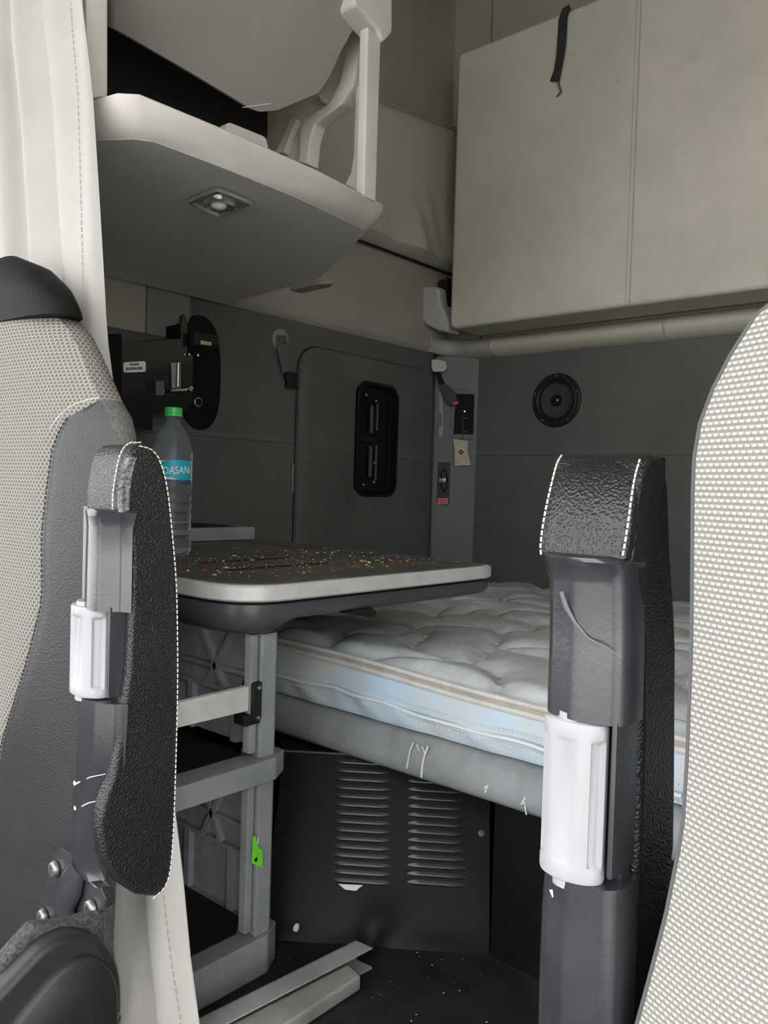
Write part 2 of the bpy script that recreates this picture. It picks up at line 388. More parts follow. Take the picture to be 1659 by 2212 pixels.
# ================================================================== SPEAKER IN THE BACK WALL
sc = on(1203, 865, 1, YB)
spk = thing('speaker', 'round black loudspeaker set into the grey back wall', 'speaker', (sc.x, YB, sc.z-.083))
def lat(prof, n=40): return lathe([(r, h) for r, h in prof], (sc.x, YB, sc.z), (0, -1, 0), n, caps=False)
add('basket_rim', lat([(.083, 0), (.083, .006), (.079, .009), (.072, .008), (.066, .010), (.062, .007)]), 'black_plastic', spk)
add('surround', lat([(.0625, .005), (.060, .010), (.056, .010), (.053, .004)]), 'black_cloth', spk)
add('speaker_cone', lat([(.0535, .0045), (.045, .002), (.03, .0005), (.020, .0004), (.0, .0004)]), 'cone', spk)
add('dust_cap', lathe([(.018, .0), (.0165, .007), (.012, .012), (.006, .0145), (0, .015)], (sc.x, YB-.001, sc.z), (0, -1, 0), 24, caps=False), 'black_gloss', spk)
for a in (90, 162, 234, 306, 18):
    t = math.radians(a); add('screw', lathe([(.0035, 0), (.0035, .002), (.0015, .003), (0, .003)], (sc.x+.0755*math.cos(t), YB-.008, sc.z+.0755*math.sin(t)), (0, -1, 0), 8), 'frame_grey', spk)
for dx in (-.010, .007):
    add('solder_tab', lathe([(.0022, 0), (.002, .003), (0, .0035)], (sc.x+dx, YB-.001, sc.z-.026), (0, -1, 0), 8), 'steel', spk)

# ================================================================== UPPER BUNK FOLDED AGAINST THE BACK WALL
BY, BX0, BZ0, BZ1 = 2.05, -1.532, 1.142, 1.985
xse = on(1376, 325, 1, BY)[0]
ub = thing('upper_bunk', 'beige vinyl upper bunk folded up against the back wall', 'bunk', ((BX0+XR)/2, 2.12, BZ0))
def cushion(x0, x1, y0, y1, z0, z1, r, e=.0):
    rings = []
    for k in range(7):
        t = k/6*math.pi/2; ins = r*(1-math.sin(t)); y = y0+r*(1-math.cos(math.pi/2-t)) if False else y0+r*(1-math.sin(t))
        rings.append((r*(1-math.cos(t)), y))
    R = []
    for ins, y in rings[::-1]:
        pass
    prof = [(0, y1), (0, y0+r)]+[(r*(1-math.cos(a)), y0+r*(1-math.sin(a))) for a in [math.pi/2*k/6 for k in range(1, 7)]]
    return loft([[(a, y, b) for a, b in rrect((x0+x1)/2, (z0+z1)/2, x1-x0-2*i, z1-z0-2*i, max(.02-i, .004), 4)] for i, y in prof])
add('cushion', cushion(BX0, XR-.01, BY, 2.19, BZ0, BZ1, .014), 'bunk_vinyl', ub, ang=60)
add('seam_welt', tube([(xse-.004, BY+.0005, BZ0+.004), (xse-.004, BY+.0002, 1.6), (xse-.004, BY+.0005, BZ1-.004)], .0022, 8), 'tape_beige', ub)
stitches('stitching', [(xse-.016, BY-.0006, BZ0+.01), (xse-.016, BY-.0006, BZ1-.01)], 'beige_thread', ub, .0075, .005, .0009)
# pull strap
sp_ = [on(1232, 15, 1, BY-.003), on(1222, 22, 1, BY-.006), on(1216, 40, 1, BY-.008), on(1214, 80, 1, BY-.010), on(1211, 115, 1, BY-.012), on(1205, 150, 1, BY-.011), on(1198, 176, 1, BY-.009)]
def ribbon(path, wd, th, side):
    side = Vector(side).normalized(); R = []
    for i, p in enumerate(path):
        t = (Vector(path[min(i+1, len(path)-1)])-Vector(path[max(i-1, 0)])).normalized(); n = t.cross(side).normalized()
        ww = wd[i] if isinstance(wd, (list, tuple)) else wd
        s = n.cross(t).normalized()
        R.append([Vector(p)+s*ww/2+n*th/2, Vector(p)+s*ww/2-n*th/2, Vector(p)-s*ww/2-n*th/2, Vector(p)-s*ww/2+n*th/2])
    return loft(R)
ps = add('pull_strap', ribbon(sp_, [.026, .026, .026, .027, .025, .023, .030], .004, (1, 0, 0)), 'strap_web', ub, label='black webbing pull strap')
fr = [on(1204, 172, 1, BY-.008), on(1208, 185, 1, BY-.008), on(1212, 198, 1, BY-.006), on(1206, 205, 1, BY-.005)]
add('frayed_thread', merge(tube(fr, [.0035, .0028, .003, .004], 6), tube([fr[2], on(1202, 209, 1, BY-.004)], .002, 5), tube([fr[1], on(1212, 192, 1, BY-.006)], .0015, 5)), 'frame_grey', ps)
for px, py, rr in ((1500, 120, .018), (1240, 118, .008), (1335, 175, .010), (1130, 590, .006)):
    c = on(px, py, 1, BY-.0008); add('smudge', lathe([(rr, 0), (rr*.6, .0003), (0, .0004)], c, (0, -1, 0), 14, caps=False), 'bunk_smudge' if 'bunk_smudge' in MT else (mat('bunk_smudge', (.52, .482, .40), .8) and 'bunk_smudge'), ub)
# hinge bracket at the lower corner
hb = thing('bunk_hinge_bracket', 'grey plastic hinge bracket at the lower corner of the upper bunk', 'bracket', on(938, 720, 1, 2.12))
pts = [on(x, y, 1, 2.10) for x, y in ((911, 617), (946, 619), (950, 655), (968, 690), (968, 718), (945, 714), (916, 700), (910, 690))]
add('bracket_cover', prism(pts, (0, .07, 0)), 'trim_grey', hb, bevel=.010, seg=3)
pts = [on(x, y, 1, 2.14) for x, y in ((945, 610), (962, 597), (968, 600), (967, 662), (958, 668), (948, 640))]
hg = add('hinge_plate', prism(pts, (0, .02, 0)), 'black_gloss', hb, bevel=.002)
for px, py in ((962, 603), (958, 627)):
    add('bolt', lathe([(.004, 0), (.004, .003), (0, .004)], on(px, py, 1, 2.14), (0, -1, 0), 10), 'brass', hg)

# ================================================================== WALL POCKET
pk = thing('wall_pocket', 'beige cloth storage pocket sewn to the upper side wall', 'pocket', (XU, 1.83, 1.38))
py0, py1 = 1.30, 2.235
def pkz(u, v):
    y = lerp(py0, py1, u); zt = 1.805+.045*(y-1.87)/.37; zb = 1.375
    return y, lerp(zb, zt, v)
def pkf(u, v):
    y, z = pkz(u, v); e = min(1, u/.06, (1-u)/.04)*min(1, v/.05, (1-v)/.08); e = max(0, e)**.6
    bul = .040+.022*math.sin(math.pi*u)*math.sin(math.pi*v)
    wr = .009*math.sin(26*u+5*v)*math.exp(-((v-.10)/.16)**2)+.004*math.sin(60*(u-.78)+20*v)*math.exp(-((u-.82)/.12)**2)*math.exp(-((v-.22)/.2)**2)
    return (XU+.010+e*(bul+wr), y, z)
add('pocket_front', gridm(pkf, 70, 40), 'pocket_cloth', pk)
add('top_hem', tube([(XU+.018, *pkz(u/20, 1.0)) for u in range(21)], .011, 10), 'wall_beige', pk)
add('bottom_piping', tube([(XU+.014, *pkz(u/20, -.012)) for u in range(21)], .004, 8), 'black_cloth', pk)
add('side_hem', tube([(XU+.014, *pkz(.995, v/10)) for v in range(11)], .007, 8), 'wall_beige', pk)

# ================================================================== STRAP WITH BUCKLE ON THE SIDE WALL
c = on(605, 734, 0, XW)
st = thing('buckle_strap', 'short black buckle strap hanging from a round mount', 'strap', on(622, 838, 0, XW))
add('mount_disc', lathe([(.030, 0), (.030, .003), (.027, .005), (.0, .006)], c, (1, 0, 0), 20), 'trim_disc' if 'trim_disc' in MT else (mat('trim_disc', (.26, .25, .22), .4) and 'trim_disc'), st)
add('snap', lathe([(.012, 0), (.012, .004), (.008, .007), (.004, .005), (0, .005)], c+Vector((.009, 0, 0)), (1, 0, 0), 16), 'frame_grey', st)
path = [c+Vector((.008, -.002, .010)), c+Vector((.010, 0, -.010)), on(612, 758, 0, XW+.014), on(618, 780, 0, XW+.016), on(622, 803, 0, XW+.014)]
add('webbing', ribbon(path, [.034, .038, .042, .044, .044], .003, (0, 1, 0)), 'frame_grey', st)
b = on(626, 812, 0, XW+.006)
pts = [b+Vector((0, y, z)) for y, z in ((-.024, .010), (.022, .010), (.022, .0), (.016, -.006), (.016, -.014), (.024, -.034), (-.018, -.034), (-.018, -.014), (-.024, -.004))]
add('buckle', prism(pts, (.012, 0, 0)), 'black_plastic', st, bevel=.003)

# ================================================================== TELEVISION MOUNT ON THE SIDE WALL
tv = thing('television_mount', 'black metal folding television mount bolted to the side wall', 'bracket', on(440, 928, 0, XW))
pts = smoothpoly([on(x, y, 0, XW) for x, y in ((402, 686), (430, 678), (460, 702), (472, 760), (472, 850), (464, 905), (440, 932), (405, 922), (388, 880), (386, 760))], 2)
pl = add('wall_plate', prism(pts, (.012, 0, 0)), 'black_paint', tv, bevel=.004)
XA = XW+.085
pts = [on(x, y, 0, XA) for x, y in ((238, 742), (386, 731), (386, 684), (392, 679), (400, 690), (400, 760), (412, 770), (412, 868), (400, 890), (380, 893), (325, 893), (325, 930), (300, 930), (300, 925), (262, 922), (250, 905), (225, 880), (222, 740))]
add('arm_plate', prism(pts, (.010, 0, 0)), 'black_gloss', tv, bevel=.002)
pts = [on(x, y, 0, XA+.02) for x, y in ((213, 695), (219, 695), (221, 724), (252, 722), (254, 745), (252, 890), (213, 890))]
add('screen_bracket', prism(pts, (.02, 0, 0)), 'black_paint', tv, bevel=.003)
hp = on(392, 790, 0, XA)
add('hinge_post', tube([on(392, 700, 0, XA-.012), on(396, 880, 0, XA-.012)], .012, 12), 'black_paint', tv)
add('standoff', boxm((XW+.01, hp.y+.005, hp.z-.10), (XA-.004, hp.y+.018, hp.z+.10)), 'black_paint', tv, bevel=.003)
pts = [on(x, y, 0, XA+.012) for x, y in ((368, 784), (388, 783), (388, 838), (370, 838))]
add('slot_liner', prism(pts, (.004, 0, 0)), 'grey_plastic', tv)
add('piston_rod', tube([on(385, 784, 0, XA+.02), on(384, 836, 0, XA+.02)], .0045, 10), 'steel', tv)
add('latch_pin', tube([on(371, 843, 0, XA+.026), on(414, 841, 0, XA+.026)], .0042, 10), 'chrome', tv)
add('pin_knob', lathe([(.0065, -.006), (.0075, 0), (.006, .006), (0, .008)], on(410, 840, 0, XA+.03), (1, 0, 0), 12), 'chrome', tv)
for px, py, rr in ((404, 766, .0045), (423, 768, .006)):
    add('bolt', lathe([(rr, 0), (rr, .006), (rr*.6, .009), (0, .009)], on(px, py, 0, XA+.010 if px < 410 else XW+.012), (1, 0, 0), 6), 'chrome', tv)
ct = on(426, 869, 0, XW+.012)
add('grommet', lathe([(.012, 0), (.012, .005), (.0095, .006), (.0085, .001)], ct, (1, 0, 0), 20, caps=False), 'brass', tv)
pts = [on(x, y, 0, XA+.002) for x, y in ((402, 719), (457, 727), (457, 748), (402, 748))]
add('stop_block', prism(pts, (.03, 0, 0)), 'black_plastic', tv, bevel=.002)
pts = [on(x, y, 0, XA+.033) for x, y in ((433, 735), (456, 739), (456, 747), (433, 744))]
add('warning_sticker', prism(pts, (.001, 0, 0)), 'brass', tv)
stk = roundpoly([on(x, y, 0, XA+.0102) for x, y in ((266, 783), (314, 780), (315, 803), (267, 805))], .006)
sk = add('sticker', prism(stk, (.0008, 0, 0)), 'label_white', tv, label='small white maker sticker')
ms = []
def dashes(p0, p1, hgt, n, seed, x):
    rr = random.Random(seed); out = []; t = 0
    while t < 1:
        L = rr.uniform(.04, .10); a = p0.lerp(p1, t); b_ = p0.lerp(p1, min(1, t+L))
        out.append(prism([a, b_, b_+Vector((0, 0, hgt*rr.uniform(.7, 1.1))), a+Vector((0, 0, hgt))], (.0003, 0, 0))); t += L+.03
    return out
x_ = XA+.0111
add('sticker_print', merge(*dashes(on(280, 790, 0, x_), on(300, 789, 0, x_), .005, 5, 1, x_), *dashes(on(272, 800, 0, x_), on(308, 798, 0, x_), .006, 6, 2, x_)), 'ink', sk)
pts = [on(x, y, 0, XA+.0101) for x, y in ((316, 824), (336, 823), (336, 854), (316, 855))]
add('cable_slot', prism(pts, (.001, 0, 0)), 'black_cloth', tv)
pts = [on(x, y, 0, XA+.0102) for x, y in ((336, 823), (354, 823), (354, 853), (336, 854))]
add('cable_window', prism(pts, (.0012, 0, 0)), 'wall_grey', tv)

# ================================================================== THINGS ON THE CORNER PILLAR
lb = thing('belt_receptacle', 'black seat belt tongue with red button hanging from grey anchor', 'belt', onpil(965, 880))
ac = onpil(952, 797, .012)
add('anchor_cap', prism(roundpoly([onpil(x, y, .0) for x, y in ((936, 780), (950, 780), (966, 784), (969, 798), (962, 806), (938, 806), (935, 795))], .006), PPn*.035), 'trim_grey', lb, bevel=.005)
add('webbing', ribbon([onpil(945, 804, .02), onpil(950, 818, .024), onpil(957, 834, .024)], .018, .004, PPd), 'black_cloth', lb)
add('buckle_body', prism(roundpoly([onpil(x, y, .010) for x, y in ((950, 832), (962, 830), (978, 840), (990, 862), (988, 876), (972, 877), (962, 868), (955, 848))], .008), PPn*.022), 'black_plastic', lb, bevel=.004)
add('release_button', prism(roundpoly([onpil(x, y, .033) for x, y in ((976, 868), (992, 867), (989, 873), (982, 876))], .003), PPn*.003), 'red', lb)
vt = thing('recessed_bin', 'tall black recessed bin with grey frame in the corner pillar', 'bin', onpil(1002, 950))
o_ = roundpoly([onpil(x, y) for x, y in ((977, 839), (1029, 840), (1028, 950), (973, 946))], .010, 4)
i_ = roundpoly([onpil(x, y) for x, y in ((985, 851), (1025, 852), (1023, 939), (980, 938))], .006, 4)
add('bin_frame', loft([o_, [p+PPn*.006 for p in o_], [p+PPn*.006 for p in i_], [p-PPn*.0 for p in i_]], caps=False), 'frame_grey', vt)
add('bin_inside', prism([p+PPn*.001 for p in i_], PPn*.002), 'black_cloth', vt)
add('bin_latch', lathe([(.0042, 0), (.0042, .003), (.002, .005), (0, .005)], onpil(1004, 889, .003), tuple(PPn), 12), 'chrome', vt)
for py in (903, 933): add('bin_slot', prism([onpil(x, y, .0032) for x, y in ((1000, py-1), (1009, py-1), (1009, py+1), (1000, py+1))], PPn*.001), 'frame_grey', vt)
cord = add('sachet_cord', tube([onpil(1001, 893, .006), onpil(999, 910, .007), onpil(1000, 930, .008), onpil(999, 952, .009)], .0018, 6), 'brown', vt)
sa = thing('air_freshener_sachet', 'small cream cloth sachet with brown round emblem hanging below the bin', 'sachet', onpil(1000, 1006))
def saf(s):
    cs = [(979, 948), (998, 951), (1012, 953), (1011, 975), (1018, 1006), (1000, 1005), (983, 1007), (983, 975)]
    return roundpoly([onpil(x, y, .008) for x, y in cs], .004)
add('sachet_body', prism(saf(0), PPn*.010), 'burlap', sa, bevel=.004, seg=3)
em = onpil(996, 977, .0185)
e1 = add('emblem', lathe([(.0085, 0), (.0085, .0012), (0, .0013)], em, tuple(PPn), 20), 'brown', sa)
for dz in (.0025, -.0022): add('emblem_bar', prism([em+PPn*.0013+PPd*a+Vector((0, 0, dz+b_)) for a, b_ in ((-.004, -.0008), (.004, -.0008), (.004, .0008), (-.004, .0008))], PPn*.0005), 'burlap', e1)
sw = thing('latch_plate', 'narrow black latch plate with white catch and red label', 'latch', onpil(957, 1092))
add('plate', prism(roundpoly([onpil(x, y) for x, y in ((947, 998), (973, 999), (970, 1092), (944, 1090))], .006), PPn*.006), 'black_plastic', sw, bevel=.002)
ov = [onpil(959+8*math.cos(t), 1038+25*math.sin(t), .0062) for t in [2*math.pi*k/20 for k in range(20)]]
iv = [onpil(959+5.5*math.cos(t), 1038+21*math.sin(t), .0062) for t in [2*math.pi*k/20 for k in range(20)]]
add('slot_ring', loft([ov, [p+PPn*.003 for p in ov], [p+PPn*.003 for p in iv], iv], caps=False), 'black_cloth', sw)
add('catch', prism([onpil(x, y, .007) for x, y in ((950, 1033), (963, 1033), (962, 1042), (949, 1042))], PPn*.005), 'chrome', sw, bevel=.001)
rl = add('red_label', prism(roundpoly([onpil(x, y, .0062) for x, y in ((946, 1076), (968, 1076), (967, 1090), (945, 1090))], .003), PPn*.001), 'pink', sw)
for py in (1079, 1083.5, 1087): add('label_print', prism([onpil(x, y, .0073) for x, y in ((949, py), (965, py), (965, py+2), (949, py+2))], PPn*.0004), 'red', rl)
pc = add('printed_card', prism(roundpoly([onpil(x, y, .004) for x, y in ((949, 845), (957, 852), (957, 935), (954, 944), (948, 944))], .003), PPn*.002), 'paper_grey', label='narrow white and blue card tucked behind the door edge', cat='card')
add('card_print', prism([onpil(x, y, .0063) for x, y in ((949, 893), (954, 893), (954, 920), (949, 922))], PPn*.0004), 'label_blue', pc)

# ================================================================== OVERHEAD CABINET
ZB, ZR = 1.09, 1.14
oc = thing('overhead_cabinet', 'open overhead cabinet of pale grey plastic with raised lid', 'cabinet', (-1.3, .9, ZB))
base_b = [(-1.02, .572), (-.978, .598), (-.963, .62), (-.960, .72), (-.963, .885), (-.984, 1.058), (-1.00, 1.078), (-1.29, 1.251), (-1.33, 1.258), (XU+.006, 1.29), (XU+.006, .572)]
base_r = [(-1.01, .556), (-.965, .566), (-.945, .585), (-.940, .72), (-.941, .90), (-.957, 1.075), (-.972, 1.095), (-1.27, 1.262), (-1.33, 1.275), (XU+.006, 1.305), (XU+.006, .556)]
def shr(P, q): return [(x-(q if x > -1.6 else 0), y+(q if y < .8 else -q)) for x, y in P]
def mid(a, b, t): return [(lerp(p[0], q[0], t), lerp(p[1], q[1], t)) for p, q in zip(a, b)]
rings = [[(x, y, ZB+.0) for x, y in shr(base_b, .006)], [(x, y, ZB+.004) for x, y in base_b], [(x, y, ZB+.020) for x, y in mid(base_b, base_r, .55)], [(x, y, ZB+.040) for x, y in base_r],
         [(x, y, ZR-.003) for x, y in base_r], [(x, y, ZR) for x, y in shr(base_r, .004)]]
add('shelf_tray', loft(rings[1:]), 'cab_plastic', oc, ang=50)
add('tray_underside', prism([(x, y, ZB+.0035) for x, y in shr(base_b, .0005)], (0, 0, .004)), 'cab_plastic_lightened', oc)
# dome light
dl = thing('x', None, None, (0, 0, 0)); bpy.data.objects.remove(dl)
k4 = [on(x, y, 2, ZB-.001) for x, y in ((404, 432), (470, 406), (544, 435), (474, 465))]
cen = sum(k4, Vector())/4
def astro(sc_, z, bow=.06):
    out = []
    for i in range(4):
        a, b_ = k4[i], k4[(i+1) % 4]
        for k in range(8):
            t = k/8; p = a.lerp(b_, t); p = p+(p-cen)*bow*4*t*(1-t); q = cen+(p-cen)*sc_; q.z = z; out.append(q)
    return out
dm = add('dome_light', loft([astro(1, ZB-.0008), astro(.985, ZB-.006), astro(.86, ZB-.0075), astro(.80, ZB-.0035), astro(.45, ZB-.002)], caps=False), 'bezel', oc, label='chrome diamond shaped dome light')
add('light_lens', lathe([(.028, -.002), (.028, .006), (.024, .010), (.016, .006), (.0, .005)], (cen.x, cen.y, ZB), (0, 0, -1), 28, caps=False), 'bezel', dm)
add('bulb', lathe([(.013, .004), (.012, .010), (.007, .013), (0, .0135)], (cen.x, cen.y, ZB), (0, 0, -1), 20, caps=False), 'lens', dm)
# posts, end frame
XP = -.950
lp = [on(x, y, 0, -1.012) for x, y in ((186, -420), (236, -420), (235, 210), (186, 214))]
add('front_post', prism(lp, (-.035, 0, 0)), 'cab_plastic', oc, bevel=.005)
rp = [on(x, y, 0, XP) for x, y in ((795, 55), (824, 85), (813, 436), (786, 424))]
add('front_post', prism(rp, (-.020, 0, 0)), 'cab_plastic', oc, bevel=.004)
cp = [on(x, y, 0, XP+.006) for x, y in ((730, -420), (850, -420), (849, 70), (829, 92), (818, 66), (792, 36), (768, 10))]
add('header', prism(cp, (-.045, 0, 0)), 'cab_plastic', oc, bevel=.006)
YE = 1.075
ld = [on(x, y, 1, YE) for x, y in ((769, 128), (790, 122), (786, 416), (770, 412), (744, 398), (757, 374), (763, 335), (766, 250))]
add('ladder_strip', prism(ld, (0, .012, 0)), 'cab_plastic', oc, bevel=.003)
for yy in (172, 236, 318):
    q = [on(x, y, 1, YE-.003) for x, y in ((778, yy), (788, yy-2), (788, yy+2), (778, yy+3))]
    add('ladder_notch', prism(q, (0, .004, 0)), 'trim_grey', oc)
fl = [(664, 356), (670, 298), (680, 268), (709, 247), (739, 224), (764, 183), (773, 130), (775, 60), (755, 60), (742, 137), (732, 179), (709, 222), (659, 256), (647, 276), (644, 350)]
add('curved_arm', prism([on(x, y, 1, YE-.012) for x, y in fl], (0, .030, 0)), 'cab_plastic', oc, bevel=.004)
web = [(646, 352), (648, 276), (660, 258), (709, 226), (732, 182), (742, 137), (752, 40), (560, 40), (480, 200), (480, 352)]
add('end_panel', prism([on(x, y, 1, YE+.012) for x, y in web], (0, .008, 0)), 'cab_plastic', oc)
add('gusset', prism([on(x, y, 1, YE-.004) for x, y in ((628, 252), (640, 256), (612, 330), (594, 330))], (0, .016, 0)), 'cab_plastic', oc, bevel=.002)
add('gusset', prism([on(x, y, 1, YE-.004) for x, y in ((682, 196), (690, 202), (700, 218), (694, 222))], (0, .016, 0)), 'cab_plastic', oc, bevel=.002)
add('black_liner', prism([on(x, y, 0, -1.22) for x, y in ((190, -120), (578, 100), (578, 292), (560, 340), (190, 340))], (-.01, 0, 0)), 'black_cloth', oc)
add('shelf_clip', prism(roundpoly([on(x, y, 0, -1.10) for x, y in ((488, 272), (494, 263), (575, 296), (582, 330), (490, 300))], .008), (-.02, 0, 0)), 'cab_plastic', oc, bevel=.003)
p0 = on(560, 247, 0, -1.10); nrm = Vector((-.80, 0, .60))   # lid leans out towards its top
lid = [(237, 62), (240, 64), (400, 156), (540, 240), (562, 247), (600, 243), (690, 205), (716, 168), (742, 110), (775, 50), (782, 32), (776, 10), (740, -30), (640, -110), (238, -310)]
lv = [onp(x, y, p0, nrm) for x, y in lid]
nn = Vector(nrm).normalized()
if nn.z < 0: nn = -nn
lin = [Vector(p) for p in lv]; lc_ = sum(lin, Vector())/len(lin)
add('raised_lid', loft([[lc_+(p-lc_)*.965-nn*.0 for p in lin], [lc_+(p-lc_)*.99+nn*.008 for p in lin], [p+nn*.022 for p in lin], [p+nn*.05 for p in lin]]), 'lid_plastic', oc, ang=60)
add('lid_scratch', tube([onp(x, y, p0-nn*.0005, nrm) for x, y in ((524, 232), (550, 229), (585, 224))], .0007, 5), 'scratch', oc)
add('corner_tab', prism([(-1.40, 1.262, 1.084), (-1.30, 1.258, 1.084), (-1.27, 1.275, 1.084), (-1.30, 1.295, 1.084), (-1.40, 1.30, 1.084)], (0, 0, .010)), 'wall_beige', oc, bevel=.004)

# ================================================================== SLEEPER CURTAIN
YC = .530
ed = [(on(x, y, 1, YC)[2], on(x, y, 1, YC)[0]) for x, y in ((150, -500), (160, -200), (165, 0), (185, 200), (200, 480), (213, 720), (250, 1000), (310, 1400), (360, 1700), (385, 1900), (402, 2080), (420, 2212), (430, 2320))]
def cur(u, v):
    z = lerp(-.10, 1.75, v); xe = interp(ed, z); s = u*.92                 # s = distance from the free edge
    x = xe-s*(.72+.10*v)+.006*math.sin(s*70)
    y = YC+.0155*math.cos(s*52+.8*math.sin(z*3))*min(1, .35+s*8)-.003*math.cos(s*140+z*4)*max(0, 1-s*6)
    if s < .02: y += .004*(1-s/.02)
    return (x, y, z)
cu = add('sleeper_curtain', gridm(cur, 180, 60), 'curtain', label='pale grey sleeper curtain gathered behind the passenger seat', cat='curtain')
pth = [cur(.037, k/60) for k in range(61)]
stitches('hem_stitching', [(p[0], p[1]-.0006, p[2]) for p in pth], 'tape_beige', cu, .009, .006, .0008)

# ================================================================== LOWER CABINET
XF = -.79
lcab = thing('lower_cabinet', 'grey plastic open shelf cabinet with ribbed inner wall', 'cabinet', (-1.2, .62, 0))
YR0, YR1 = .553, .735
XBk = XW+.004
add('base_plinth', prism([(XF, YR0, 0), (XF, .705, 0), (XF-.018, .735, 0), (XBk, .735, 0), (XBk, YR0, 0)], (0, 0, .052)), 'grey_plastic', lcab, bevel=.003)
add('lower_mat', prism([(XF-.030, YR0+.004, .049), (XF-.030, .676, .049), (XF-.06, .705, .049), (XBk+.01, .705, .049), (XBk+.01, YR0+.01, .049)], (0, 0, .005)), 'black_shelf', lcab)
add('middle_rail', prism([(XF+.004, YR0, .257), (XF+.004, .708, .257), (XF-.014, .738, .257), (XF-.06, .738, .257), (XF-.06, .70, .257), (XF-.036, .69, .257), (XF-.036, YR0, .257)], (0, 0, .030)), 'grey_plastic', lcab, bevel=.003)
add('middle_shelf', boxm((XBk, YR0, .262), (XF-.034, .715, .274)), 'black_shelf', lcab, bevel=.002)
add('shelf_mat', prism([(XF-.05, YR0+.01, .274), (XF-.05, .68, .274), (XBk+.01, .70, .274), (XBk+.01, YR0+.01, .274)], (0, 0, .006)), 'black_shelf', lcab)
for z0, z1 in ((.052, .257), (.287, .4490)):
    add('corner_post', prism([(XF-.006, .688, z0), (XF-.006, .712, z0), (XF-.016, .722, z0), (XF-.050, .722, z0), (XF-.05, .700, z0), (XF-.022, .688, z0)], (0, 0, z1-z0)), 'grey_plastic', lcab, bevel=.002)
    add('inner_post', boxm((XF-.024, .6735, z0+.008), (XF-.010, .6845, z1)), 'grey_plastic', lcab, bevel=.0015)
    add('side_panel', boxm((XBk, .716, z0), (XF-.045, .722, z1)), 'rib_plastic', lcab)
    hz = z1-z0
    ribs = []
    for zf in (.60, .42):
        zc = z0+hz*zf; ribs.append(boxm((XBk, .708, zc-.003), (XF-.05, .716, zc+.003)))
    for i in range(6):
        xc = XF-.13-i*.15
        for sx in (1, -1):
            a = Vector((xc, .716, z0+hz*.60)); dx = .055*sx
            for s_, zt in ((1, z1), (-1, z0+hz*.42)):
                L_ = (zt-a.z)/hz*1.7
                q0 = a; q1 = Vector((a.x+dx*L_*1.2, .716, zt)); tt = (q1-q0).normalized(); nrm_ = Vector((-tt.z, 0, tt.x))*.004
                ribs.append(prism([q0+nrm_, q0-nrm_, q1-nrm_, q1+nrm_], (0, -.009, 0)))
    for i in range(8):
        xc = XF-.085-i*.10; ribs.append(boxm((xc-.006, .707, z0), (xc+.006, .716, z0+hz*.42)))
    for rb in ribs: add('rib', rb, 'rib_plastic', lcab)
add('end_panel', boxm((XBk, YR0, .052), (-1.0, YR0+.006, .446)), 'grey_plastic', lcab)
add('side_wall_far', boxm((XBk, YR0, .052), (XBk+.006, .722, .45)), 'rib_plastic', lcab)
add('top_board', boxm((XBk, YR0, .440), (-1.0, .722, .446)), 'grey_plastic', lcab)
fb = add('shelf_fence', prism([(XF-.012, YR0, .351), (XF-.012, .673, .351), (XF-.012, .673, .383), (XF-.012, YR0, .381)], (-.010, 0, 0)), 'bar_white', lcab, bevel=.0015, label='pale flat fence bar')
hi = add('fence_hinge', boxm((XF-.030, .674, .338), (XF-.004, .689, .388)), 'black_plastic', lcab, bevel=.003)
add('hinge_foot', boxm((XF-.030, .662, .333), (XF-.006, .689, .347)), 'black_plastic', hi, bevel=.003)
for zz in (.381, .342): add('hinge_screw', lathe([(.003, 0), (.003, .002), (0, .0025)], (XF-.004, .681, zz), (1, 0, 0), 8), 'steel', hi)
gt = [on(x, y, 0, XF-.0045) for x, y in ((546, 1806), (552, 1806), (553, 1820), (558, 1832), (566, 1836), (566, 1872), (560, 1872), (543, 1864), (545, 1840))]
tag = add('green_tag', prism(gt, (.0015, 0, 0)), 'green_tag', label='bright green torn plastic tag on the cabinet post', cat='tag')
add('tag_hole', lathe([(.003, 0), (0, .0004)], on(553, 1857, 0, XF-.0028), (1, 0, 0), 10, caps=False), 'black_cloth', tag)
add('tag_tie', tube([on(556, 1822, 0, XF-.003), on(558, 1813, 0, XF-.002), on(557, 1809, 0, XF-.004)], .0008, 5), 'label_white', tag)

# ================================================================== TABLE
ZT = .516
tb = thing('fold_out_table', 'dark topped table with silver edge above the cabinet and mattress', 'table', (-1.2, .9, .452))
plan = [(XBk+.006, .625), (-.90, .625), (-.850, .625), (-.825, .6275), (-.805, .633), (-.788, .643), (-.776, .656), (-.768, .671), (-.764, .688), (-.7625, .71), (-.760, .85), (-.757, 1.10), (-.757, 1.14), (-.765, 1.165), (-.79, 1.178), (-.953, 1.195), (-1.3, 1.213), (XBk+.006, 1.222)]
def shp(P, q, c=(-1.15, .92)):
    out = []
    n = len(P)
    for i in range(n):
        a = Vector((*P[i-1], 0)); b_ = Vector((*P[(i+1) % n], 0)); t = (b_-a).normalized(); nv = Vector((-t.y, t.x, 0)); out.append((P[i][0]+nv.x*q, P[i][1]+nv.y*q))
    return out
def ringz(q, z): return [(max(x, XBk+.006), y, z) for x, y in shp(plan, q)]
add('table_edge', loft([ringz(.003, ZT-.0215), ringz(0, ZT-.019), ringz(0, ZT-.003), ringz(.003, ZT-.0005)]), 'table_edge', tb, ang=30)
add('table_surface', loft([ringz(.010, ZT-.002), ringz(.011, ZT+.0006)]), 'table_top', tb)
add('shadow_gap', loft([ringz(.010, ZT-.026), ringz(.010, ZT-.0215)]), 'black_cloth', tb)
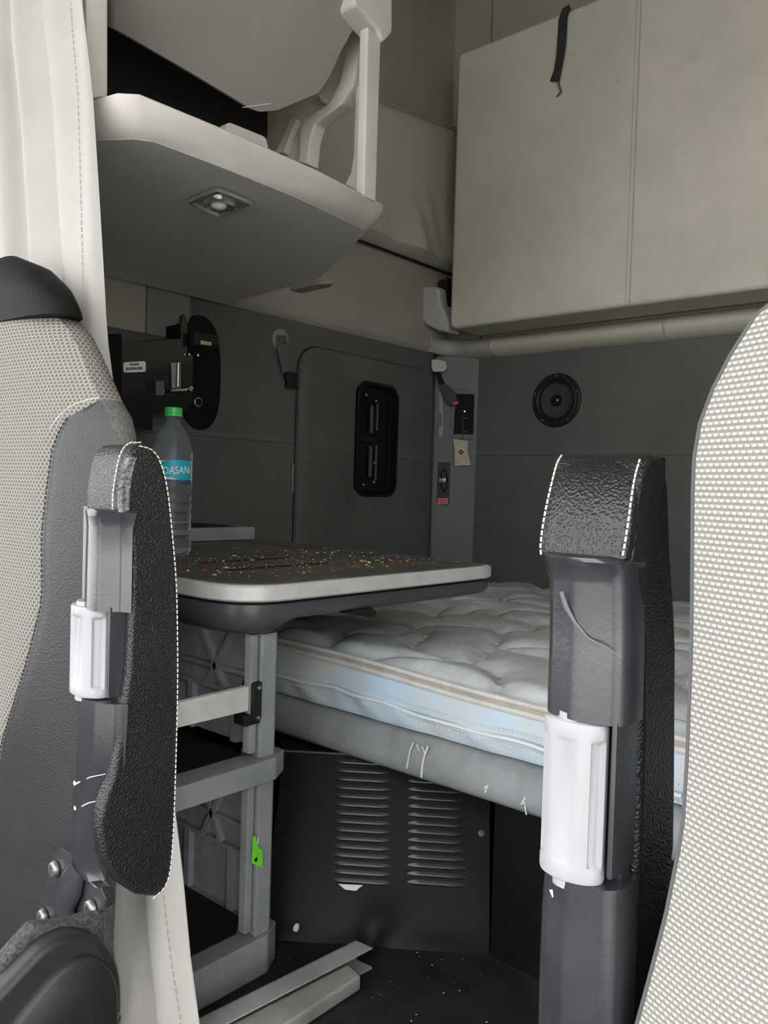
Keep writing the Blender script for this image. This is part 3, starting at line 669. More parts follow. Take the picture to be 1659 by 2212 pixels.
# under-tray: deep over the cabinet, shallow over the bed
us = []
N = len(plan)
rd = []
for q, zf in ((.004, 0), (.004, .25), (.008, .6), (.016, .85), (.030, 1.0)):
    pts_ = []
    for x, y in shp(plan, q):
        deep = 1-min(1, max(0, (y-.69)/.035)); deep = deep*deep*(3-2*deep)
        zb_ = lerp(ZT-.054+.006*max(0, (y-.75)/.4), ZT-.066, deep)
        pts_.append((max(x, XBk+.006), y, lerp(ZT-.026, zb_, zf)))
    rd.append(pts_)
# denser outline so the step reads
def densify(P):
    out = []
    for a, b_ in zip(P, P[1:]+P[:1]):
        d = math.hypot(a[0]-b_[0], a[1]-b_[1]); k = max(1, int(d/.012))
        for i in range(k): out.append((lerp(a[0], b_[0], i/k), lerp(a[1], b_[1], i/k)))
    return out
pd_ = densify(plan[1:13]); pd_ = [(XBk+.006, .625)]+[p for p in pd_ if p[0] > XBk+.01]+[(XBk+.006, 1.222)]
pd_ = densify(plan); pd_ = [p for p in pd_ if not (p[0] < XBk+.012 and .64 < p[1] < 1.21)]
rd = []
for q, zf in ((.005, 0), (.004, .2), (.005, .5), (.010, .78), (.020, .94), (.034, 1.0)):
    pts_ = []
    for x, y in shp(pd_, q):
        deep = 1-min(1, max(0, (y-.685)/.045)); deep = deep*deep*(3-2*deep)
        zb_ = lerp(ZT-.050, ZT-.066, deep)
        pts_.append((max(x, XBk+.006), y, lerp(ZT-.0255, zb_, zf)))
    rd.append(pts_)
add('under_tray', loft(rd), 'dark_grey_plastic', tb, ang=60)
fn = [on(x, y, 0, -.770) for x, y in ((742, 1325), (790, 1314), (808, 1314), (815, 1320), (812, 1331), (800, 1334))]
add('finger_notch', prism(fn, (-.03, 0, 0)), 'black_cloth', tb, bevel=.002)
for (xa, ya), (xb, yb) in (((430, 1217), (628, 1206)), ((490, 1233), (705, 1217))):
    a = on(xa, ya, 2, ZT); b_ = on(xb, yb, 2, ZT)
    add('table_slot', prism(roundpoly([(a.x-.007, a.y, ZT+.0007), (a.x+.007, a.y, ZT+.0007), (b_.x+.007, b_.y, ZT+.0007), (b_.x-.007, b_.y, ZT+.0007)], .006), (0, 0, .0006)), 'black_cloth', tb)
add('seam_line', boxm((XBk+.02, 1.118, ZT+.0003), (-.80, 1.1205, ZT+.0012)), 'black_cloth', tb)
# crumbs
rnd = random.Random(4)
V = []; F = []; MI = []
for i in range(400):
    x = -.82-abs(rnd.gauss(0, .22)); y = rnd.uniform(.66, 1.17)
    if x < -1.36: continue
    if rnd.random() < .35: x = -.90-.22*(rnd.random())+rnd.gauss(0, .01); y = .68+rnd.random()*.44
    big = rnd.random() < .10; s = rnd.uniform(.0018, .0030) if big else rnd.uniform(.0006, .0016)
    c = Vector((x, y, ZT+.0018+s*.42)); k = len(V)
    a = rnd.uniform(0, 6.3); e = rnd.uniform(.6, 1.8)
    for dx, dy, dz in ((1, 0, 0), (0, 1, 0), (-1, 0, 0), (0, -1, 0), (0, 0, .6), (0, 0, -.4)):
        px, py = dx*e, dy/e; V.append(c+Vector(((px*math.cos(a)-py*math.sin(a))*s, (px*math.sin(a)+py*math.cos(a))*s, dz*s)))
    F += [(k, k+1, k+4), (k+1, k+2, k+4), (k+2, k+3, k+4), (k+3, k, k+4), (k+1, k, k+5), (k+2, k+1, k+5), (k+3, k+2, k+5), (k, k+3, k+5)]
    q = rnd.choice((0, 0, 1, 2, 2, 2)); MI += [q]*8
for cx, cy, n, sp2 in ((-.87, 1.04, 26, .012), (-.835, .80, 22, .012), (-.86, .93, 14, .014), (-1.14, 1.0, 22, .02), (-1.0, .72, 26, .03), (-1.06, .85, 20, .03)):
    for i in range(n):
        x, y = rnd.gauss(cx, sp2*.6), rnd.gauss(cy, sp2*1.8); s = rnd.uniform(.0010, .0022); c = Vector((x, y, ZT+.0018+s*.32)); k = len(V); a = rnd.uniform(0, 6.3)
        for dx, dy, dz in ((1.6, 0, 0), (0, .6, 0), (-1.6, 0, 0), (0, -.6, 0), (0, 0, .5), (0, 0, -.3)):
            V.append(c+Vector(((dx*math.cos(a)-dy*math.sin(a))*s, (dx*math.sin(a)+dy*math.cos(a))*s, dz*s)))
        F += [(k, k+1, k+4), (k+1, k+2, k+4), (k+2, k+3, k+4), (k+3, k, k+4), (k+1, k, k+5), (k+2, k+1, k+5), (k+3, k+2, k+5), (k, k+3, k+5)]; MI += [1 if rnd.random() < .75 else 0]*8
add('food_crumbs', (V, F), None, label='tan and orange crumbs scattered over the dark table top', cat='crumbs', kind='stuff', mats=['crumb_tan', 'crumb_red', 'crumb_pale'], mi=MI, smooth=False)

# grey tray on the table with a black cloth
gx0, gx1, gy0, gy1 = XBk+.006, -1.405, .70, 1.185
gtx = add('grey_tray', merge(boxm((gx0, gy0, ZT+.001), (gx1, gy1, ZT+.030))), 'grey_plastic', label='low grey tray against the side wall on the table', cat='tray', bevel=.004)
def blk(u, v):
    y = lerp(.86, 1.15, u); x = lerp(-1.42, gx0+.03, v); h = .006+.010*math.exp(-((u-.25)/.28)**2)*(1-.2*v)*(1+.25*math.sin(9*u+3*v))
    e = min(1, u/.12, (1-u)/.3, v/.08, (1-v)/.1)
    return (x, y, ZT+.0305+max(0, e)**.6*h)
add('black_cloth', gridm(blk, 24, 12), 'black_cloth', label='folded black cloth lying on the grey tray', cat='cloth')

# ================================================================== WATER BOTTLE
bp_ = on(368, 1198, 2, ZT+.001); bx, by = bp_.x, bp_.y
bt = thing('water_bottle', 'clear plastic water bottle with green cap and blue label', 'bottle', (bx, by, ZT+.001))
prof = [(.0, .004), (.020, .003), (.029, .0), (.0325, .004), (.0335, .012)]
for k in range(6):
    z = .022+k*.0155; prof += [(.0335, z), (.0318, z+.004), (.0318, z+.0075), (.0335, z+.0115)]
prof += [(.0338, .118), (.0330, .121), (.0330, .160), (.0338, .163), (.0335, .170), (.0320, .182), (.0280, .198), (.0215, .212), (.0150, .221), (.0120, .226), (.0115, .230), (.0150, .2305), (.0150, .2325), (.0118, .233), (.0118, .238)]
# straight outline rises with gentle facets for the upper dome
add('bottle_body', lathe(prof, (bx, by, ZT+.001), (0, 0, 1), 40, caps=False), 'pet', bt)
add('cap', lathe([(.0, .2495), (.0135, .2495), (.0150, .248), (.0150, .240), (.0145, .2395), (.0150, .239), (.0150, .2345), (.0120, .2345)], (bx, by, ZT+.001), (0, 0, 1), 36, caps=False), 'green_cap', bt)
caz = math.atan2(CAM.y-by, CAM.x-bx)
def cyl(az, h, r=.0342): return Vector((bx+r*math.cos(az), by+r*math.sin(az), ZT+.001+h))
def wrap(a0, a1, h0, h1, r, n=20, m=8, bulge=0, wave=0):
    def fn(u, v):
        a = lerp(a0, a1, u); lo = h0+wave*math.sin(u*math.pi*2+.4); return cyl(a, lerp(lo, h1+bulge*math.sin(math.pi*u), v), r)
    return gridm(fn, n, m)
lbw = add('label_panel', wrap(caz-1.55, caz+2.3, .122, .159, .0333, 40, 4), 'label_white', bt)
def wrp(u, v): return None
lbl = add('label_badge', wrap(caz-.55, caz+1.15, .129, .157, .0336, 30, 8, .004, .003), 'label_teal', bt)
add('label_band', wrap(caz-.6, caz+1.2, .121, .128, .0336, 30, 4, 0, .0015), 'label_blue', bt)
cvt = bpy.data.curves.new('lettering', 'FONT'); cvt.body = 'DASANI'; cvt.size = .0175; cvt.align_x = 'CENTER'; cvt.align_y = 'CENTER'
to = bpy.data.objects.new('lettering', cvt); COL.objects.link(to)
dg = bpy.context.evaluated_depsgraph_get(); tme = bpy.data.meshes.new_from_object(to.evaluated_get(dg)); bpy.data.objects.remove(to)
bmt = bmesh.new(); bmt.from_mesh(tme); bmesh.ops.subdivide_edges(bmt, edges=bmt.edges, cuts=1); bmesh.ops.triangulate(bmt, faces=bmt.faces)
tv_ = [cyl(caz+.28+v.co.x*.8/.0336, .143+v.co.y*1.05+v.co.x*.05, .0341) for v in bmt.verts]
for i, v in enumerate(bmt.verts): v.index = i
tf = [tuple(v.index for v in f.verts) for f in bmt.faces]; bmt.free()
add('label_lettering', (tv_, tf), 'text_white', lbl, smooth=False)

# ================================================================== LOWER BUNK: RAIL, DECK, MATTRESS
YRL = .90
lbk = thing('lower_bunk_base', 'grey rounded rail and deck carrying the lower mattress', 'bunk', (-.3, 1.5, .2))
prf = [(.955, .2915), (.935, .2915), (.920, .2895), (.909, .282), (.902, .267), (.899, .250), (.901, .238), (.908, .230), (.922, .228), (.955, .228)]
add('front_rail', loft([[(x, y, z) for y, z in prf] for x in (-1.66, -1.0, -.5, XR-.01)]), 'grey_plastic', lbk, ang=60)
add('deck', boxm((XW+.004, .955, .228), (XR-.01, YB-.005, .290)), 'black_paint', lbk)
def chip(pts, w0=.002):
    P = [on(x, y, 1, YRL-.001) for x, y in pts]; return tube(P, w0, 5, flat=.35)
for pts_, w0 in ((((893, 1604), (886, 1620), (882, 1640), (878, 1660)), .0012), (((900, 1608), (906, 1622), (912, 1612), (918, 1630)), .0011), (((924, 1612), (916, 1635), (912, 1655), (910, 1680)), .0016), (((1046, 1702), (1054, 1696), (1048, 1712)), .0014), (((1135, 1722), (1126, 1738), (1133, 1732), (1137, 1760)), .0012)):
    add('paint_chip', chip(pts_, w0), 'scratch', lbk)
# mattress
mt = thing('mattress', 'quilted mattress with pale blue side panel on the lower bunk', 'mattress', (-.3, 1.5, .292))
MX0, MX1, MY0, MY1 = -1.66, XR-.02, .914, 2.235
def mtop(x, y):
    base = lerp(.388, .340, (y-MY0)/(MY1-MY0)) - .016*max(0, min(1, (x+1.0)/.5))*max(0, 1-(y-MY0)/.5)
    return base
def quilt(x, y):
    a = (x*.62+y*.95)/.17+.22*math.sin(2*math.pi*(x*.9-y*.5)/.33)
    b_ = (x*1.0-y*.42)/.235+.20*math.sin(2*math.pi*(y+x*.3)/.29)
    da = abs(a-round(a)); db = abs(b_-round(b_))
    d = min(da*.17, db*.235); puff = 1-math.exp(-d/.020)
    cr = .0012*math.sin(90*(x+y*.4))*math.exp(-d/.010)+.0010*math.sin(140*(x*.5-y))*math.exp(-d/.012)
    return .019*puff+cr*1.6
def mg(u, v):
    x = lerp(MX0, MX1, u); y = lerp(MY0-.002, MY1, v**1.15); e = min(1, (y-MY0+.002)/.03)
    return (x, y, mtop(x, y)-.009*(1-e)-.004+quilt(x, y)*max(0, e)**.5)
add('quilted_top', gridm(mg, 300, 150), 'quilt', mt)
def ms_(u, v):
    x = lerp(MX0, MX1, u); zt = mtop(x, MY0)-.010; z = lerp(.2925, zt, v)
    y = MY0+.003-.010*math.sin(math.pi*v)**.7+.003*math.sin(x*38+z*30)*math.exp(-((v-.25)/.25)**2)+.002*math.sin(x*95+z*80)*math.exp(-((v-.2)/.2)**2)
    return (x, y, z)
add('side_panel', gridm(ms_, 260, 18), 'blue_side', mt)
for dz, rr, mm in ((-.004, .0040, 'white_piping'), (-.0105, .0034, 'tape_beige'), (-.0165, .0042, 'white_piping')):
    add('piping', tube([(x, MY0-.004+(.002 if mm != 'white_piping' else 0), mtop(x, MY0)+dz+.0015*math.sin(x*13)) for x in [lerp(MX0, MX1, k/80) for k in range(81)]], rr, 8), mm, mt)
zpx = [on(x, y, 1, MY0-.010) for x, y in ((560, 1450), (612, 1462), (726, 1487), (800, 1510), (869, 1533), (965, 1564), (1042, 1583), (1162, 1614), (1300, 1660), (1500, 1730))]
zp = []
for a_, b2 in zip(zpx, zpx[1:]):
    for k in range(8): q = a_.lerp(b2, k/8); zp.append((q.x, q.y-.0005+.0012*math.sin(q.x*40), q.z+.0012*math.sin(q.x*55)))
add('zip', tube(zp, .0025, 6), 'label_white', mt)
for dz in (.011, -.009):
    stitches('zip_stitching', [(x, MY0-.0098, z+dz) for x, y, z in zp], 'label_white', mt, .007, .004, .0007)
add('body', boxm((MX0, MY0+.012, .2925), (MX1, MY1, .325)), 'blue_side', mt)

# ================================================================== BLACK VENT COVER UNDER THE BUNK
ZVT = .226
A0 = on(610, 2032, 2, 0); B0 = on(1057, 2064, 2, 0); A1 = on(617, 1622, 2, ZVT)
n_ = (B0-A0).cross(A1-A0).normalized()
if n_.dot(CAM-A0) < 0: n_ = -n_
dV = (B0-A0).normalized()
def onv(x, y, off=0.0): return onp(x, y, A0+n_*off, n_)
vc = thing('vent_cover', 'black metal cover with two columns of louvres under the bunk', 'panel', (A0+B0)/2)
up_ = (A1-A0); up_ = up_-dV*up_.dot(dV)
AL = A0-dV*.03; panel = [AL, B0, B0+up_, AL+up_]
# sheet with a dented lower edge
def vsh(u, v):
    p = AL.lerp(B0, u)+up_*v
    cc = .47+.25*v; dent = .009*math.exp(-((u-cc)/(.05+.25*v))**2)*math.exp(-((v-.05)/.16)**2)+.004*math.sin(u*9+1)*math.exp(-(v/.07)**2)
    return p+n_*dent
add('sheet', gridm(vsh, 50, 40), 'black_paint', vc)
add('top_ledge', prism([AL+up_, B0+up_, B0+up_+Vector((-.05, .12, 0)), AL+up_+Vector((-.14, .10, 0))], (0, 0, -.004)), 'black_paint', vc)
add('ledge_edge', tube([AL+up_, (AL+up_).lerp(B0+up_, .98)], .0015, 6), 'frame_grey', vc)
proto = None
def louver_mesh(c, wd, ht, dp):
    rings = []
    for k in range(11):
        t = -1+2*k/10; e = max(0, 1-abs(t)**6)**.5; r = []
        for j in range(7):
            a = math.pi*j/6; yy = -math.cos(a); zz = math.sin(a)
            hv = (-ht*.5 + ht*(j/6)); dv = dp*math.sin(math.pi*min(1, (j/6)*.62+.0))**.9 if j < 6 else 0
            dv = dp*[0, .95, 1, .80, .54, .27, 0][j]
            r.append(c+dV*wd*.5*t+Vector((0, 0, 1))*hv*max(.35, e)+n_*dv*e)
        rings.append(r)
    return loft(rings, closed=False)
def lv_col(xa, xb, ys, slope):
    global proto
    for yv in ys:
        a = onv(xa, yv); b_ = onv(xb, yv+slope*(xb-xa)); c = (a+b_)/2
        if proto is None:
            proto = add('louver', louver_mesh(c, (b_-a).length, .0098, .0036), 'louver_paint', vc, ang=50); proto['c'] = tuple(c)
        else: dup(proto, vc, c-Vector(proto['c']))
lv_col(722, 841, [1646+18.35*k for k in range(15)], .05)
lv_col(886, 1002, [1651+18.25*k for k in range(15)], .06)
del proto['c']
add('screw', lathe([(.005, 0), (.005, .002), (.002, .004), (0, .004)], onv(1040, 1800, .0005), tuple(n_), 10), 'frame_grey', vc)
tw = [onv(x, y, .006) for x, y in ((730, 1909), (786, 1912), (776, 1919), (770, 1925), (745, 1922))]
add('torn_paper', prism(tw, n_*.003), 'paper', label='scrap of torn white paper caught under the lowest louvre', cat='paper', bevel=.001)
# dark box beside it
B1 = B0+up_; sd = add('side_box', prism([B0+dV*.001, B0+Vector((.9, -.02, 0)), B0+Vector((.9, .5, 0)), B0+Vector((0, .5, 0))], (0, 0, ZVT-.004)), 'black_paint', label='plain black storage box under the bunk beside the vented cover', cat='box')

# ================================================================== ON THE FLOOR
def flat(px): return [on(x, y, 2, z) for x, y, z in px]
zs = .030
s1 = [on(x, y, 2, zs) for x, y in ((340, 2244), (769, 2031), (805, 2047), (385, 2265))]
ch = thing('metal_channel_strip', 'long thin aluminium channel strip lying behind the wider sill plate', 'strip', on(600, 2150, 2, 0))
add('upper_flange', prism(s1, (0, 0, -.002)), 'alu', ch, bevel=.0005)
dch = (s1[1]-s1[0]).normalized(); nch = Vector((-dch.y, dch.x, 0))
w0 = [s1[0], s1[1], s1[1]+nch*-.002, s1[0]+nch*-.002]
add('web', prism([s1[0]+nch*.0, s1[1]+nch*.0, s1[1]-nch*.002, s1[0]-nch*.002], (0, 0, -.028)), 'alu', ch)
lf = [Vector((p.x, p.y, .004)) for p in s1]
add('lower_flange', prism(lf, (0, 0, -.003)), 'alu', ch)
zp2 = .022
s2 = [on(x, y, 2, zp2) for x, y in ((440, 2240), (752, 2080), (781, 2106), (540, 2262))]
e0, e1_ = s2[3], s2[2]
sp2_ = add('sill_plate', prism([s2[0], s2[1], s2[2], s2[3]], (0, 0, -.020)), 'alu_dirty', label='wide scuffed aluminium sill plate lying on the black floor', cat='plate', bevel=.004, seg=3)
fo = add('foam_crumb', lathe([(.0, 0), (.004, .001), (.005, .005), (.003, .010), (0, .011)], onv(638, 2004, .004)-Vector((0, 0, .004)), (.3, .1, 1), 9, caps=False), 'paper', label='cream foam crumb stuck low on the vented cover', cat='crumb')
V = []; F = []
for i in range(110):
    x = rnd.uniform(-.82, -.40); y = rnd.uniform(.55, .93); s = rnd.choice((.0006, .0008, .001, .0016)); c = Vector((x, y, s*.4)); k = len(V)
    if i < 3: s = .0028; c = Vector((x, y, .0012))
    for dx, dy, dz in ((1, 0, 0), (0, .8, 0), (-1, 0, 0), (0, -.8, 0), (0, 0, .5), (0, 0, -.3)): V.append(c+Vector((dx*s, dy*s, dz*s)))
    F += [(k, k+1, k+4), (k+1, k+2, k+4), (k+2, k+3, k+4), (k+3, k, k+4), (k+1, k, k+5), (k+2, k+1, k+5), (k+3, k+2, k+5), (k, k+3, k+5)]
add('floor_debris', (V, F), 'crumb_tan', label='tiny crumbs of dirt on the black rubber floor', cat='debris', kind='stuff', smooth=False)

# ================================================================== SEATS
def seat_back(root, xc, side, lv, yedge, ybulge, yback, seam=None, zmin=-.05, fab='seat_fabric', nz=48):
    """lv: (z, aisle edge x); seam: (z, seam x) or None. side=+1 when the aisle edge is at larger x."""
    z1 = max(z for z, _ in lv); zsl = [lerp(zmin, z1, k/nz) for k in range(nz+1)]
    def prof(z):
        e = interp(lv, z); hw = abs(e-xc); sx = interp(seam, z) if seam else e
        hs = min(abs(sx-xc), hw-.0)
        return hw, hs
    def yf(q, hw, z):
        t = min(1, abs(q)/hw); top = min(1, max(0, (z1-z)/.05))**.5
        y = yedge-ybulge*(1-t**3.2)*top
        return y
    def patch(a, b_, n):
        V = []; UV = []
        for z in zsl:
            hw, hs = prof(z); p, q = a(hw, hs), b_(hw, hs)
            for i in range(n+1):
                s = lerp(p, q, i/n); dep = yf(s, hw, z)
                if seam and abs(abs(s)-hs) < .004 and hs < hw-.006: dep += .003
                V.append((xc+side*s, dep, z)); UV.append((s, z*1.0))
        F = [(j*(n+1)+i, j*(n+1)+i+1, (j+1)*(n+1)+i+1, (j+1)*(n+1)+i) for j in range(nz) for i in range(n)]
        return V, F, UV
    V, F, UV = patch(lambda h, s: -s, lambda h, s: s, 24); add('fabric_insert', (V, F), fab, root, uv=UV, ang=70)
    if seam:
        for sg in (1, -1):
            V, F, UV = patch(lambda h, s: sg*s, lambda h, s: sg*h, 10); add('bolster', (V, F), 'leather_smooth', root, ang=70)
    # shell: sides and back
    R = []
    for z in zsl:
        hw, _ = prof(z); top = min(1, max(0, (z1-z)/.05))**.5
        R.append([(xc+side*hw, yedge, z), (xc+side*(hw+.004*top), yedge+.01, z), (xc+side*(hw+.002*top), lerp(yedge, yback, .7), z), (xc+side*(hw-.02*top), yback, z), (xc-side*(hw-.02*top), yback, z), (xc-side*(hw+.002*top), lerp(yedge, yback, .7), z), (xc-side*(hw+.004*top), yedge+.01, z), (xc-side*hw, yedge, z)])
    zc = max(seam)[0]-.004 if seam else 9; k0 = next((i for i, z in enumerate(zsl) if z > zc), len(zsl)-1)
    add('back_shell', loft(R[:k0+1], caps=False, closed=False), 'shell_cloth', root, ang=70)
    if k0 < len(zsl)-1:
        m_ = loft(R[k0:], caps=False, closed=False); add('fabric_shoulder', m_, fab, root, ang=70, uv=[(p[1]+p[0]*.4, p[2]) for p in m_[0]])
    return zsl, prof, yf
def seat_base(root, xc):
    add('seat_cushion', boxm((xc-.25, -.06, -.10), (xc+.25, .40, .04)), 'leather_smooth', root, bevel=.03, seg=3)
    add('seat_pedestal', boxm((xc-.17, .02, -.378), (xc+.17, .34, -.10)), 'black_plastic', root, bevel=.02)
# ---- passenger seat (left in the picture)
YE_L = .470
ls = thing('passenger_seat', 'passenger seat with woven grey back, dark leather bolster and raised armrest', 'seat', (-1.06, .3, -.378))
XCL = -1.065
def lx(x, y, yp=YE_L): p = on(x, y, 1, yp); return (p.z, p.x)
lvL = [lx(0, 672), lx(60, 668), lx(130, 690), lx(150, 715), lx(165, 742), lx(190, 800), lx(215, 860), lx(240, 905), lx(247, 945), (.62, -.79), (.5, -.80), (.3, -.81), (.1, -.82), (-.05, -.82)]
lvL = [(z, x) for z, x in lvL]; lvL[0] = (lvL[0][0]+.030, XCL+.05); lvL[1] = (lvL[1][0]+.012, lvL[1][1])
seamL = [lx(215, 858, .455), lx(190, 860, .45), lx(160, 870, .45), lx(125, 902, .445), lx(105, 960, .445), lx(95, 1050, .445), lx(85, 1150, .445), lx(75, 1300, .44), lx(50, 1420, .44), lx(20, 1530, .44), lx(0, 1600, .44), (.2, -1.02), (-.05, -1.03)]
seamL.append((seamL[0][0]+.002, -.70)); 
zsl, prf_, yfL = seat_back(ls, XCL, 1, lvL, YE_L, .030, .507, seamL, fab='seat_fabric_fine')
sp3 = []
for z in zsl:
    hw, hs = prf_(z)
    if hs < hw-.004 and z > .1: sp3.append((XCL+hs+.004, yfL(hs+.004, hw, z)-.0005, z))
stitches('seam_stitching', sp3, 'dark_thread', ls, .006, .004, .0008)
ctop = [lx(x, y) for x, y in ((112, 893), (130, 880), (160, 868), (190, 860), (216, 856))]
stitches('top_stitching', [on(x, y, 1, yy) for x, y, yy in ((108, 925, .4385), (125, 902, .4395), (142, 885, .4405), (160, 873, .4425), (190, 863, .447), (214, 859, .455))], 'thread', ls, .005, .0034, .0007)
# headrest
hv = [on(x, y, 1, .452) for x, y in ((0, 556), (60, 570), (98, 612), (118, 650), (130, 690))]; zh0 = on(60, 676, 1, .436)[2]
hl = [(p.z, p.x) for p in hv]; hl[0] = (hl[0][0]+.006, XCL+.03)
rings = []
for k in range(11):
    z = lerp(zh0, hl[0][0], k/10); hw = abs(interp(hl, z)-XCL); tp = max(.25, min(1, (hl[0][0]-z)/.05)**.5)
    rings.append([(XCL+hw*math.copysign(abs(math.cos(t))**.7, math.cos(t)), .472+.034*tp*math.copysign(abs(math.sin(t))**.8, math.sin(t)), z) for t in [2*math.pi*i/28 for i in range(28)]])
add('headrest', loft(rings), 'black_leather' if 'black_leather' in MT else (mat('black_leather', (.010, .009, .0095), .6, spec=.15, bump=.4, bscale=500, btype='vor') and 'black_leather'), ls, ang=60)
seat_base(ls, XCL)

def knob(name, parent, xc, yf, z0, z1, wd, lab):
    r = wd/2; rings = []; n = 48
    def rad(t, zf):
        fl = 0
        if .10 < zf < .90:
            e = min(1, (zf-.10)/.04, (.90-zf)/.04)
            for c in (-1.08, 0, 1.08):
                d = abs(((t-c+math.pi) % (2*math.pi))-math.pi)
                if d < .30: fl = max(fl, min(1, (.30-d)/.06))*1
            fl *= max(0, e)
        return r*(1-.16*fl)
    zs_ = [0, .012, .03, .10, .115, .14, .86, .885, .90, .97, .988, 1]
    sc_ = [.86, .97, 1, 1, 1, 1, 1, 1, 1, 1, .97, .86]
    for zf, s in zip(zs_, sc_):
        rings.append([(xc+math.sin(t)*rad(t, zf)*s, yf+r*.62-math.cos(t)*rad(t, zf)*s*.62, lerp(z0, z1, zf)) for t in [2*math.pi*k/n-math.pi for k in range(n)]])
    k_ = add(name, loft(rings), 'knob_grey', parent, ang=35, label=lab)
    for zz in (z1, z0): add('knob_collar', lathe([(r*.55, -.004), (r*.55, .004)], (xc, yf+r*.62, zz), (0, 0, 1), 20), 'knob_grey', k_)
    return k_
def sect(x0, x1, y0, y1, z, r=.008, n=5):
    # rounded front corners
    out = []
    for cx, cy, a in ((x1-r, y0+r, -90), (x1-.002, y1-.002, 0), (x0+.002, y1-.002, 90), (x0+r, y0+r, 180)):
        rr = r if cy < (y0+y1)/2 else .002
        for k in range(n+1):
            t = math.radians(a+90*k/n); out.append((cx+rr*math.cos(t), cy+rr*math.sin(t), z))
    xa_, xb_ = x0+r, x1-r
    out += [(lerp(xa_, xb_, k/6), y0-.0035*math.sin(math.pi*k/6), z) for k in range(1, 6)]
    return out
# ---- left armrest (parts of the passenger seat)
pad = [(.403, .655), (.407, .668), (.416, .676), (.430, .674), (.440, .664), (.449, .64), (.455, .602), (.461, .56), (.464, .526), (.467, .45), (.467, .39), (.466, .30), (.463, .258), (.456, .246), (.446, .242), (.425, .252), (.402, .273), (.388, .300), (.383, .329), (.387, .35), (.396, .372), (.404, .42), (.410, .466), (.412, .53), (.412, .573), (.409, .592), (.402, .604), (.399, .625)]
XPd = -.660
arm = add('armrest_pad', prism([(XPd, y, z) for y, z in pad], (-.016, 0, 0)), 'leather', ls, bevel=.007, seg=3, label='black leather armrest pad folded upright')
add('pad_top_wrap', prism([(XPd-.006, y, z) for y, z in ((.401, .600), (.399, .63), (.403, .655), (.407, .668), (.416, .6755), (.430, .6735), (.440, .663), (.449, .64), (.455, .602), (.459, .57), (.459, .30), (.435, .30), (.432, .60))], (-.058, 0, 0)), 'leather', arm, bevel=.006, seg=3)
edge = [(XPd-.0015, y-.002, z-.002) for y, z in pad[1:14]]
stitches('pad_stitching', [(XPd+.0004, lerp(y, .425, .07), lerp(z, .46, .012)) for y, z in pad[2:15]], 'thread', arm, .0052, .0036, .0007)
stitches('pad_stitching', [(XPd-.012, y-.0006, z+.0006) for y, z in [(.3985, .612), (.3985, .63), (.4025, .656), (.4065, .668), (.413, .6755), (.424, .6765)]], 'thread', arm, .0045, .0034, .0007)
add('worn_edge', loft([[(XPd-.004, y-.0007, z), (XPd-.0005, y+.001, z), (XPd+.0008, y+.008, z)] for y, z in ((.4000, .611), (.3990, .618), (.3992, .63), (.4012, .645), (.4030, .654), (.4060, .663))], closed=False), 'leather_worn', arm)
YF = .392
hs_ = [(1103, 165, 250), (1112, 167, 251), (1125, 168, 250), (1200, 166, 249), (1318, 164, 247)]
def house(parent, lv, yf, dpt, rr=.010, name='armrest_housing', mt='housing'):
    R = []
    for yy, xl, xr, *o in lv:
        off = o[0] if o else 0
        a = on(xl, yy, 1, yf+off); b_ = on(xr, yy, 1, yf+off); z = (a.z+b_.z)/2
        R.append(sect(a.x, b_.x, yf+off, yf+dpt, z, rr))
    return add(name, loft(R), mt, parent, ang=50)
hz_ = house(ls, [(1099, 166, 251, -.001), (1106, 164, 252, -.003), (1116, 166, 251, -.002), (1140, 168, 250, 0), (1200, 166, 249, 0), (1318, 163, 247, 0)], YF, .019, .012)
house(ls, [(1512, 154, 242, 0), (1560, 151, 240, 0), (1640, 148, 236, 0), (1700, 146, 226, 0), (1760, 137, 212, .0), (1810, 134, 206, .002), (1860, 140, 207, .006), (1895, 158, 216, .008), (1912, 185, 232, .010)], YF, .018, .009)
a = on(250, 1410, 1, YF+.012)
add('housing_side', boxm((a.x-.001, YF+.004, on(248, 1520, 1, YF)[2]), (a.x+.002, YF+.03, on(248, 1318, 1, YF)[2])), 'housing', ls, bevel=.001)
add('housing_core', boxm((-.745, YF+.018, .30), (-.676, YF+.045, .615)), 'housing', ls)
za, zb_ = on(200, 1512, 1, YF)[2], on(200, 1312, 1, YF)[2]; xa, xb = on(157, 1412, 1, YF+.006)[0], on(243, 1412, 1, YF+.016)[0]
knob('adjuster_knob', ls, (xa+xb)/2, YF-.006, za, zb_, xb-xa, 'pale grey fluted adjuster knob')
for p_, q_ in (((162, 1694), (228, 1672)), ((163, 1748), (222, 1728))):
    add('scuff_mark', tube([on(p_[0], p_[1], 1, YF-.0030), on(lerp(p_[0], q_[0], .5), lerp(p_[1], q_[1], .7), 1, YF-.0030), on(q_[0], q_[1], 1, YF-.0030)], [.0009, .0005, .0003], 5, flat=.4), 'scratch', hz_)
    add('scuff_spot', lathe([(.0024, 0), (.0015, .0006), (0, .0008)], on(p_[0]-1, p_[1]-2, 1, YF-.0030), (0, -1, 0), 10, caps=False), 'thread', hz_)
